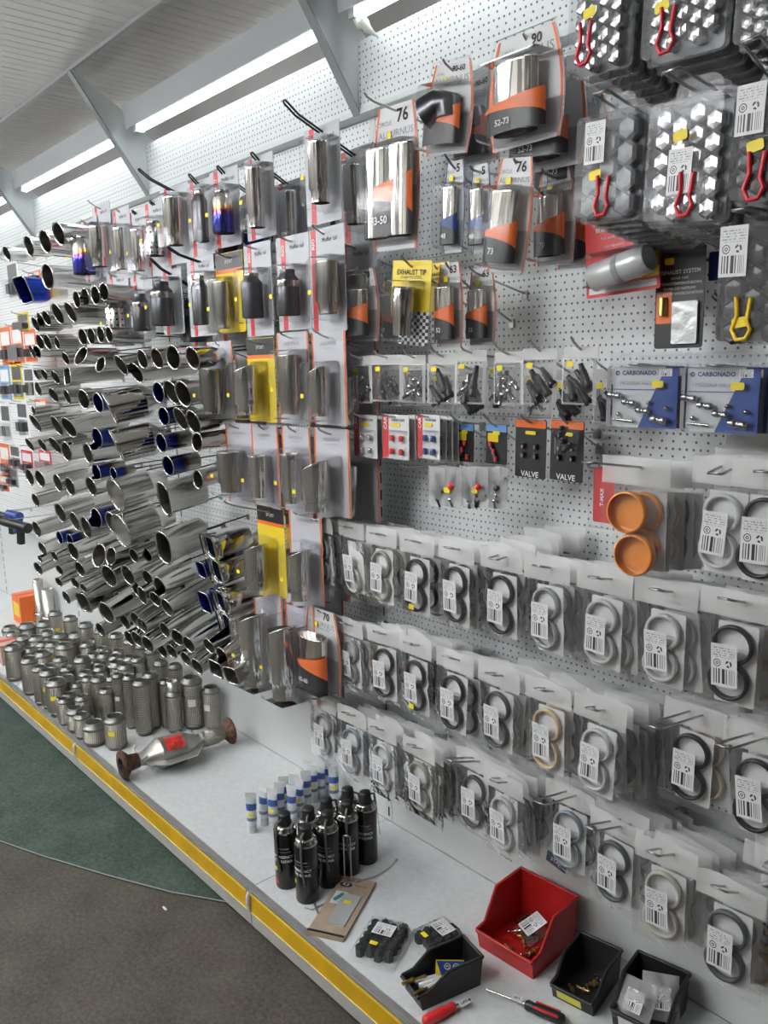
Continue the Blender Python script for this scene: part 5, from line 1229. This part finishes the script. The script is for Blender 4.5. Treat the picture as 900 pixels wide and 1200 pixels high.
P = aty(668, 494, -.16); t = thing('nut_pouch', 'small clear pouch of nuts hanging over the black valve card', 'zip bag', P, (0, .15, 0))
link('pouch', pouch_mesh(.05, .062, .016, 91, FILM, -.002), t)
for j in range(7):
    o = link('nut', VN, t, (random.uniform(-.015, .015), random.uniform(-.003, .003), -.018-.006*j)); o.rotation_euler = (1.2, random.uniform(0, 3), 0)
t = hook(aty(700, 505, 0).x, aty(712, 507, 0).z, (-.16, aty(712, 507, 0).z+.004), 'empty wire hook right of the black valve cards')
MB().box((0, -.15, -.018), (.002, .002, .034)).build('price_holder', WIRE, t)
# loose row of little valve bags below
P = aty(520, 547, -.16)
for i, (px, wv, kd) in enumerate(((512, .05, VN), (530, .055, VC), (548, .05, VN), (562, .05, VB), (576, .045, VC), (588, .045, VN))):
    P = aty(px, 549, -.20+.012*i)
    t = thing('valve_bag', 'small milky bag of valves below the cards, %s from left' % ORD[i], 'zip bag', P, (0, random.uniform(-.05, .05), random.uniform(-.2, .2)), 'milky bags of valves')
    link('pouch', pouch_mesh(wv, .095, .018, 80+i, WFILM, .004), t)
    for j in range(4):
        o = link('valve', kd if j else VB, t, (random.uniform(-.012, .012), 0, -.035-.013*j)); o.rotation_euler = (0, random.uniform(-1, 1), 0)
    if i in (1, 3):
        o = link('red_cap', MB().lathe([(.008, -.006), (.008, .006), (0, .006)], 10, cap0=True).mesh('red_cap', REDP2), t, (.004, -.008, -.04)); o.rotation_euler = (0, .8, 0)
        link('price_tag', TAGM, t, (-.006, -.012, -.05))
P = aty(515, 546, -.08); hook(P.x, P.z, (-.22, P.z+.01), 'wire hook through the milky valve bags')
# ------------------------------------------------------------------ bins and tools on the deck
def bin_thing(a, b, length, H, front, label, mat, plate=None):
    """a, b: pixels of the left and right bottom corner of the open front"""
    A, B = atz(*a), atz(*b); wv = B-A; w = wv.length; ang = math.atan2(wv.y, wv.x)
    t = thing('open_bin', label, 'bin', ((A.x+B.x)/2, (A.y+B.y)/2, DK), (0, 0, ang), 'open fronted bins')
    L = length; th = .0035; hw = w/2
    prof = [(0, 0), (L, 0), (L+.006, H), (L*.42, H), (L*.12, front*1.15), (-.012, front*1.05), (-.004, 0)]
    m = MB()
    for s in (-1, 1):
        x0, x1 = s*hw, s*(hw-th)
        a_ = [(x0*(1+.06*z/H), y, z) for y, z in prof]; b_ = [(x1*(1+.06*z/H), y, z) for y, z in prof]
        m.loft([a_, b_], True, True, True, False)
    m.box((0, L/2, th/2), (w-.004, L-.002, th))
    m.add([(-hw, L-th, 0), (hw, L-th, 0), (hw*1.06, L+.006-th, H), (-hw*1.06, L+.006-th, H), (-hw, L, 0), (hw, L, 0), (hw*1.06, L+.006, H), (-hw*1.06, L+.006, H)], [(0, 1, 2, 3), (5, 4, 7, 6), (3, 2, 6, 7), (0, 4, 5, 1), (1, 5, 6, 2), (4, 0, 3, 7)])
    m.add([(-hw, -.004, 0), (hw, -.004, 0), (hw*1.02, -.012, front), (-hw*1.02, -.012, front), (-hw, -.004+th, 0), (hw, -.004+th, 0), (hw*1.02, -.012+th, front), (-hw*1.02, -.012+th, front)], [(0, 1, 2, 3), (5, 4, 7, 6), (3, 2, 6, 7), (0, 4, 5, 1), (1, 5, 6, 2), (4, 0, 3, 7)])
    m.build('bin_body', mat, t)
    for s in (-1, 1):
        pts = [(s*hw*1.06, L+.006, H), (s*hw*1.06, L*.42, H), (s*hw*1.02, L*.12, front*1.15), (s*hw*1.02, -.012, front*1.05)]
        MB().tube(pts, .0042, 6).build('side_rim', mat, t)
    MB().tube([(-hw*1.06, L+.006, H), (hw*1.06, L+.006, H)], .0042, 6).build('back_rim', mat, t)
    MB().tube([(-hw*1.02, -.013, front), (hw*1.02, -.013, front)], .0045, 6).build('front_rim', mat, t)
    if plate:
        MB().add([(-hw*.75, -.0065, front*.18), (hw*.45, -.0065, front*.18), (hw*.45, -.0125, front*.8), (-hw*.75, -.0125, front*.8)], [(0, 1, 2, 3)]).build('label_plate', plate, t)
    M = Matrix.Translation(t.location) @ Matrix.Rotation(ang, 4, 'Z')
    return t, M, w
rb, RBM, rw = bin_thing((563, 1108), (626, 1147), .165, .125, .048, 'big red open fronted bin at the wall', REDP)
b1, B1M, bw1 = bin_thing((477, 1158), (497, 1184), .150, .072, .036, 'black open fronted bin with yellow sachet left of the red bin', BLACKP)
b2, B2M, bw2 = bin_thing((649, 1166), (696, 1190), .130, .075, .034, 'small black open fronted bin with yellow front label', BLACKP, plain('bin_label_yellow', (.75, .70, .10), .5))
b3, B3M, bw3 = bin_thing((719, 1198), (778, 1228), .130, .085, .040, 'black open fronted bin holding clear bags, lower right', BLACKP, PAPER)
def put(M, x, y, z): return M @ Vector((x, y, z))
# brass and steel fittings in the bins
def fitting(name, M, p, L, r, mat, label, cat, group, rot, kind='valve'):
    t = thing(name, label, cat, put(M, *p), rot, group)
    MB().lathe([(r*.8, -L/2), (r, -L/2+.002), (r, -L*.1), (r*.6, -L*.05), (r*.6, L*.4), (r*.75, L*.42), (r*.75, L/2), (0, L/2)], 10, M=Matrix.Rotation(PI/2, 4, 'Y'), cap0=True).build('shank', mat, t)
    MB().lathe([(r*1.3, -L*.12), (r*1.3, -L*.02)], 6, M=Matrix.Rotation(PI/2, 4, 'Y'), cap0=True, cap1=True, smooth=False).build('hex_nut', mat, t)
for i in range(12):
    fitting('brass_fitting', RBM, (random.uniform(-.3, .3)*rw, .025+.010*i, .014+.006*(i % 3)), .04, .0055, (BRASS, STEEL, BRASS, GUN)[i % 4], 'small metal fitting lying in the red bin', 'fitting', 'fittings in the red bin', (random.uniform(-.2, .2), random.uniform(-.3, .3), random.uniform(0, 6)))
t = thing('parts_bag', 'clear bag with paper label lying in the red bin', 'bag', put(RBM, .0, .105, .030), (math.radians(-68), 0, rb.rotation_euler.z-.4))
link('pouch', pouch_mesh(.075, .07, .035, 95, ZFILM, .035, .010), t); l = link('barcode_label', BLAB, t, (.004, -.0185, .004)); l.scale = (1.1, 1, .8)
for j in range(4): o = link('fitting', VN, t, (-.02+.013*j, 0, -.012)); o.rotation_euler = (0, 1.2*j, .4)
for i, (x, y, z, mt, an) in enumerate(((-.2, -.004, .036, BRASS, 0.1), (.25, .0, .034, BRASS, .25))):
    fitting('brass_fitting', B1M, (x*bw1, y+.01, z), .065, .005, mt, 'brass valve poking out of the black bin front, %s one' % ('rear', 'front')[i], 'fitting', 'brass valves in the black bin', (0, .15, b1.rotation_euler.z + PI/2 + an))
for i in range(3):
    t = thing('white_sleeve', 'white plastic sleeve lying in the black bin, %s' % ('rear one', 'middle one', 'front one')[i], 'sleeve', put(B1M, (-.22+.2*i)*bw1, .04, .022+.004*i), (0, 0, b1.rotation_euler.z+1.4+.1*i), 'white sleeves')
    MB().lathe([(.005, -.028), (.0058, -.027), (.0058, .027), (.005, .028), (.004, .027), (.004, -.02)], 12, M=Matrix.Rotation(PI/2, 4, 'Y')).build('sleeve_body', PAPER, t); MB().lathe([(.0060, -.004), (.0062, 0), (.0060, .004)], 12, M=Matrix.Rotation(PI/2, 4, 'Y')).build('sleeve_bead', WINK, t)
t = thing('blue_sachet', 'yellow and blue printed sachet standing in the black bin', 'sachet', put(B1M, .1*bw1, .085, .010), (-.25, 0, b1.rotation_euler.z*0+.75)); 
MB().prism([(-.032, 0), (.032, 0), (.034, .052), (-.030, .05)], -.001, .001).build('sachet_body', YCARD, t)
MB().prism([(-.018, .018), (.033, .030), (.034, .051), (-.029, .049)], -.0016, -.0011).build('blue_print', BLUEC, t)
for x in (-.004, .016):
    MB().lathe([(.0075, 0), (.0058, 0), (.0058, -.0006)], 14, M=Matrix.Translation((x, -.002, .038)) @ Matrix.Rotation(PI/2, 4, 'X')).build('logo_ring', WINK, t); text('W', .008, WINK, t, (x, -.0022, .038), True)
for i in range(6):
    fitting('brass_fitting', B2M, (random.uniform(-.25, .25)*bw2, .03+.013*i, .012), .032, .0042, (BRASS, BRASS, STEEL)[i % 3], 'small brass fitting in the yellow labelled bin', 'fitting', 'fittings in the yellow labelled bin', (0, random.uniform(-.3, .3), random.uniform(0, 6)))
for i, (x, y, z, rx) in enumerate(((-.15, .03, .055, -.9), (.18, .07, .06, -.7))):
    t = thing('parts_bag', 'crumpled clear bag in the lower right black bin, %s one' % ('front', 'rear')[i], 'bag', put(B3M, x*bw3, y, z), (rx, 0, b3.rotation_euler.z+.4*i), 'clear bags in the bin')
    link('pouch', pouch_mesh(.075, .09, .045, 97+i, WFILM, .04, .014), t); l = link('barcode_label', BLAB, t, (.0, -.0185, -.008)); l.scale = (.9, 1, .6)
# nut caps in bags on the deck
def cap_bag(c, c2, label, rows=5, cols=3, lab=True):
    P = atz(*c); Q_ = atz(*c2)-P; rot = math.atan2(-Q_.x, Q_.y); t = thing('nut_cap_bag', label, 'nut cap bag', (P.x, P.y, DK), (0, 0, rot), 'bagged black nut caps')
    m = MB(); R = .0125
    ring = lambda r, z, x, y: [(x+r*math.cos(k*PI/3), y+r*math.sin(k*PI/3), z) for k in range(6)]
    cm = MB().loft([ring(R*.98, .002, 0, 0), ring(R, .022, 0, 0), ring(R*.72, .028, 0, 0), ring(R*.3, .0295, 0, 0)], True, True, True, False).mesh('nut_cap', BKCAP)
    for i in range(rows):
        for j in range(cols): link('nut_cap', cm, t, ((j-(cols-1)/2)*.024, (i-(rows-1)/2)*.0235+(j % 2)*.008, .0))
    pm_ = MB(); o1 = rrect(cols*.024+.03, rows*.0235+.035, .01, 3); o2 = rrect(cols*.024+.012, rows*.0235+.018, .008, 3); o3 = rrect(cols*.024, rows*.0235+.006, .008, 3)
    pm_.loft([[(x, y, .001) for x, y in o1], [(x, y, .012) for x, y in o2], [(x, y, .0315) for x, y in o3]], True, False, True, True); pm_.build('pouch', FILM, t)
    if lab:
        l = MB().quad((-.026, -.002, .0335), (.026, -.002, .0335), (.026, .040, .0335), (-.026, .040, .0335)); l.build('barcode_label', BARCODE, t)
    MB().box((-.005, -.034, .033), (.020, .011, .001)).build('price_tag', YELLOW, t)
cap_bag((447, 1109), (466, 1078), 'bag of black nut caps with barcode lying by the yellow strip', 5, 4)
cap_bag((512, 1104), (540, 1090), 'bag of black nut caps tucked behind the black bin', 4, 3)
# kraft card with foil sachet and upright wire hook
q = [atz(*p) for p in ((366, 1097), (407, 1105), (435, 1037), (393, 1028))]
cx = sum((p for p in q), Vector())/4; ux = ((q[1]-q[0])+(q[2]-q[3])); ang = math.atan2(ux.y, ux.x); w = ux.length/2; h = ((q[3]-q[0]).length+(q[2]-q[1]).length)/2
t = thing('handle_pack', 'brown kraft card pack with foil sachet and K2 oval on the deck', 'card pack', (cx.x, cx.y, DK), (0, 0, ang))
for k in range(3): MB().box((.001*k, .0015*k, .0015+.003*k), (w, h, .0022)).build('backing_card', KRAFT, t)
Z = .0092; FL = Matrix.Identity(4)
MB().lathe([(.018, Z), (0, Z+.0002)], 24, ay=.6, M=Matrix.Translation((-w*.22, h*.36, 0))).build('logo_oval', BLACKC, t)
text('K2', .016, WINK, t, (-w*.22, h*.36, Z+.0006), True, M=FL)
text('HANDLE', .009, plain('brown_ink', (.12, .09, .06), .7), t, (w*.2, h*.37, Z+.0002), True, M=FL)
MB().box((-w*.2, h*.12, Z), (w*.34, h*.22, .0006)).build('picture_patch', PAPER, t); MB().tube([(-w*.28, h*.06, Z+.002), (-w*.14, h*.18, Z+.002)], .005, 6).build('picture_detail', plain('teal_print', (.03, .25, .25), .5), t)
MB().box((w*.12, -h*.06, Z+.001), (w*.5, h*.52, .003)).build('foil_sachet', SILVERF, t); MB().box((w*.10, h*.06, Z+.003), (.022, .011, .001)).build('price_tag', YELLOW, t)
MB().box((0, -h*.46, Z), (w, h*.03, .0005)).build('black_line', BLACKC, t)
A0 = atz(408, 1036)
up1 = Vector((A0.x, A0.y, DK+.012)); T1 = atx(411, 977, A0.x); 
wt = thing('loose_hook', 'loose wire loop hook standing up from the kraft card', 'hook', up1, (0, 0, .5))
hh = T1.z-up1.z
MB().tube([(-.010, 0, 0), (-.010, 0, hh-.004), (-.008, 0, hh), (.008, 0, hh), (.010, 0, hh-.004), (.010, 0, 0)], .0022, 6).build('wire_loop', WIRE, wt)
MB().box((0, 0, -.001), (.028, .004, .004)).build('wire_foot', WIRE, wt)
def deck_wire(pxs, label, r=.0022, group='loose wire hooks on the deck'):
    pts = [atz(x, y, DK+.003+z) for x, y, z in pxs]; t = thing('loose_hook', label, 'hook', pts[0], group=group)
    MB().tube([p-pts[0] for p in pts], r, 6).build('wire', WIRE, t)
    MB().tube([pts[-1]-pts[0]-Vector((.0, 0, .0)), pts[-1]-pts[0]+Vector((.004, .004, .006))], r*1.15, 6).build('wire_end', WIRE, t)
deck_wire([(418, 1034, .006), (440, 1027, .004), (455, 1018, 0), (463, 1009, 0)], 'grey wire hook reaching right from the kraft card')
deck_wire([(357, 1063, 0), (366, 1066, 0), (378, 1060, 0), (397, 1049, .001)], 'bent wire hook end left of the kraft card')
deck_wire([(366, 1052, 0), (370, 1063, .0), (373, 1072, .0)], 'short straight wire end in front of the cans')
# cord with black plug
P = aty(447, 940, -.06); pts = [aty(441, 940, -.05), aty(443, 958, -.06), aty(445, 975, -.07), aty(447, 984, -.075)]
t = thing('plug_cord', 'thin cord with small black plug hanging by the cans', 'cord', pts[0])
MB().tube([p-pts[0] for p in pts], .0012, 5).build('cord', plain('cord_grey', (.25, .25, .25), .5), t); MB().tube([pts[-1]-pts[0], pts[-1]-pts[0]+Vector((0, 0, -.010))], .0055, 8).build('plug', BLACKP, t)
# screwdrivers
def driver(p0, p1, p2, label, matH, tagtxt, stripe=None):
    A, B, Cc = atz(*p0, DK+.008), atz(*p1, DK+.012), atz(*p2, DK+.012); d = (Cc-B); L = d.length; ang = math.atan2(d.y, d.x)
    t = thing('screwdriver', label, 'screwdriver', (B.x, B.y, DK+.0125), (0, 0, ang)); MX = Matrix.Rotation(PI/2, 4, 'Y'); sh = (A-B).length
    MB().lathe([(.008, 0), (.0115, .006), (.0095, .018), (.012, .03), (.0125, L*.8), (.011, L*.95), (.006, L), (0, L)], 14, M=MX, cap0=True).build('handle', matH, t)
    MB().tube([(0, 0, 0), (-sh, 0, -.004)], .0026, 8).build('shaft', STEEL, t)
    if stripe:
        for s in (-1, 1): MB().box((L*.55, s*.0085, .0085), (L*.62, .004, .0035)).build('grip_stripe', stripe, t)
    tg = MB().box((-.022, .004, .002), (.024, .018, .0008)).build('paper_tag', PAPER, t); text(tagtxt, .010, INK, tg, (-.022, .004, .0028), True, PI/2*0+.2, M=Matrix.Identity(4))
    return t
driver((577, 1153), (616, 1177), (662, 1196), 'black and red handled screwdriver between the bins', BLACKP, 'W1', RED)
driver((549, 1170), (533, 1179), (496, 1198), 'bright red handled screwdriver with paper tag by the strip', REDP2, '7043')
P = atz(193, 1065, 0.); t = tag(MB().prism(rrect(.022, .006, .002, 2), -.001, .001, M=Matrix.Rotation(PI/2, 4, 'X')).build('paper_scrap', PAPER), 'tiny white paper scrap on the brown carpet', 'scrap'); t.location = (P.x, P.y, .0015)
P = aty(652, 1010, -.04); t = thing('blue_card', 'dark blue printed card tucked between red bin and ring bags', 'card', P, (0, .2, 0)); MB().prism(rrect(.06, .03, .002, 2), 0, .001).build('card_body', plain('navy_print', (.02, .03, .16), .4), t); text('STAR', .014, WINK, t, (0, -.0012, 0), True)

# ------------------------------------------------------------------ distant goods at the left edge
FAR = [((0, 383, 14, 428), 'o'), ((13, 380, 28, 426), 'o'), ((28, 386, 43, 424), 'o'), ((0, 428, 12, 468), 'b'), ((12, 424, 28, 468), 'y'), ((28, 428, 40, 466), 'w'), ((4, 303, 26, 352), 'c'), ((20, 366, 34, 388), 'y'), ((0, 470, 14, 518), 'c'), ((15, 468, 38, 512), 'w'), ((38, 468, 58, 486), 'o'),
       ((0, 520, 12, 558), 'o'), ((10, 520, 26, 550), 'c'), ((24, 528, 40, 555), 'r'), ((44, 528, 62, 552), 'r'), ((0, 556, 10, 575), 'o'), ((8, 548, 22, 570), 'g'), ((30, 318, 50, 330), 'o')]
FN = {'o': ('orange and white card', ORANGE), 'b': ('blue card', LBLUE), 'y': ('yellow card', YCARD), 'w': ('white card', PAPER), 'c': ('clear blister on white card', PAPER), 'r': ('red card', RED), 'g': ('grey card', GREYM)}
for i, (box, k) in enumerate(FAR):
    Y = -.20; w, h, P0 = card_dims(box, Y); w = min(w, .16); P = Vector((P0.x, Y, P0.z-.01))
    lab = 'distant %s, %s pack down the left edge' % (FN[k][0], ORD[i])
    t = thing('carded_pack', lab, 'card pack', P, group='distant carded packs')
    MB().prism(rrect(w, h, .004, 1, 0, .01-h/2), 0, .002).build('backing_card', FN[k][1], t)
    MB().prism(rrect(w*.8, h*.35, .003, 1, 0, .01-h*.3), -.001, -.0003).build('print_panel', PAPER if k in 'obr' else DGREYP, t)
    for s_ in (-1, 1): MB().box((s_*w*.18, -.012, .01-h*.72), (w*.26, .02, h*.24)).build('product', (GUN, BLACKP, STEEL)[i % 3], t)
    MB().prism(rrect(w*.86, h*.40, .004, 1, 0, .01-h*.72), -.03, -.001).build('blister', CLEAR, t)
    hang_hook(P, None, 'hook of the ' + lab.replace(' listed', ''), 'wire', .05)
def simple_box(px, py, size, col, label, Y, name, z=None, rot=0.):
    P = aty(px, py, Y); t = thing(name, label, 'box', (P.x, P.y, z if z is not None else P.z), (0, 0, rot))
    w, d, h = size; MB().box((0, 0, h/2), size).build('carton', col, t); MB().box((0, -d/2-.0008, h*.5), (w*.7, .001, h*.5)).build('print_panel', YCARD if col is ORANGE else PAPER, t); MB().box((0, 0, h+.0006), (w*.2, d*.96, .001)).build('lid_seam', RED, t); return t
simple_box(30, 690, (.14, .12, .16), ORANGE, 'orange and red carton on the far deck', -.10, 'orange_carton', DK)
simple_box(8, 712, (.16, .14, .10), plain('pinkish_card', (.55, .36, .30), .6), 'pinkish tan carton at the left edge on the deck', -.38, 'tan_carton', DK)
simple_box(33, 726, (.10, .08, .11), RED, 'red carton behind the flex pipes', -.08, 'red_carton', DK)
for i, (px, py, L, mt) in enumerate(((8, 606, .22, BLACKP), (18, 615, .2, BLACKP), (16, 604, .10, BLUEC))):
    P = aty(px, py, (-.14, -.30, -.22)[i]); t = thing('caulking_tool', ('black tool with long barrel on hook', 'black tool with red tag below the blue one', 'blue handled tool among black ones')[i] + ' at the far left', 'tool', P, (0, .1, .3), 'hanging tools at far left')
    MB().tube([(-L/2, 0, 0), (L/2, 0, .0)], [.022, .026], 10).build('barrel', mt, t); MB().box((L*.2, 0, -.05), (.03, .025, .08)).build('grip', mt, t)
    hook(P.x, P.z+.03, (P.y-.03, P.z+.028), 'hook of far left tool, %s of three' % ORD[i])
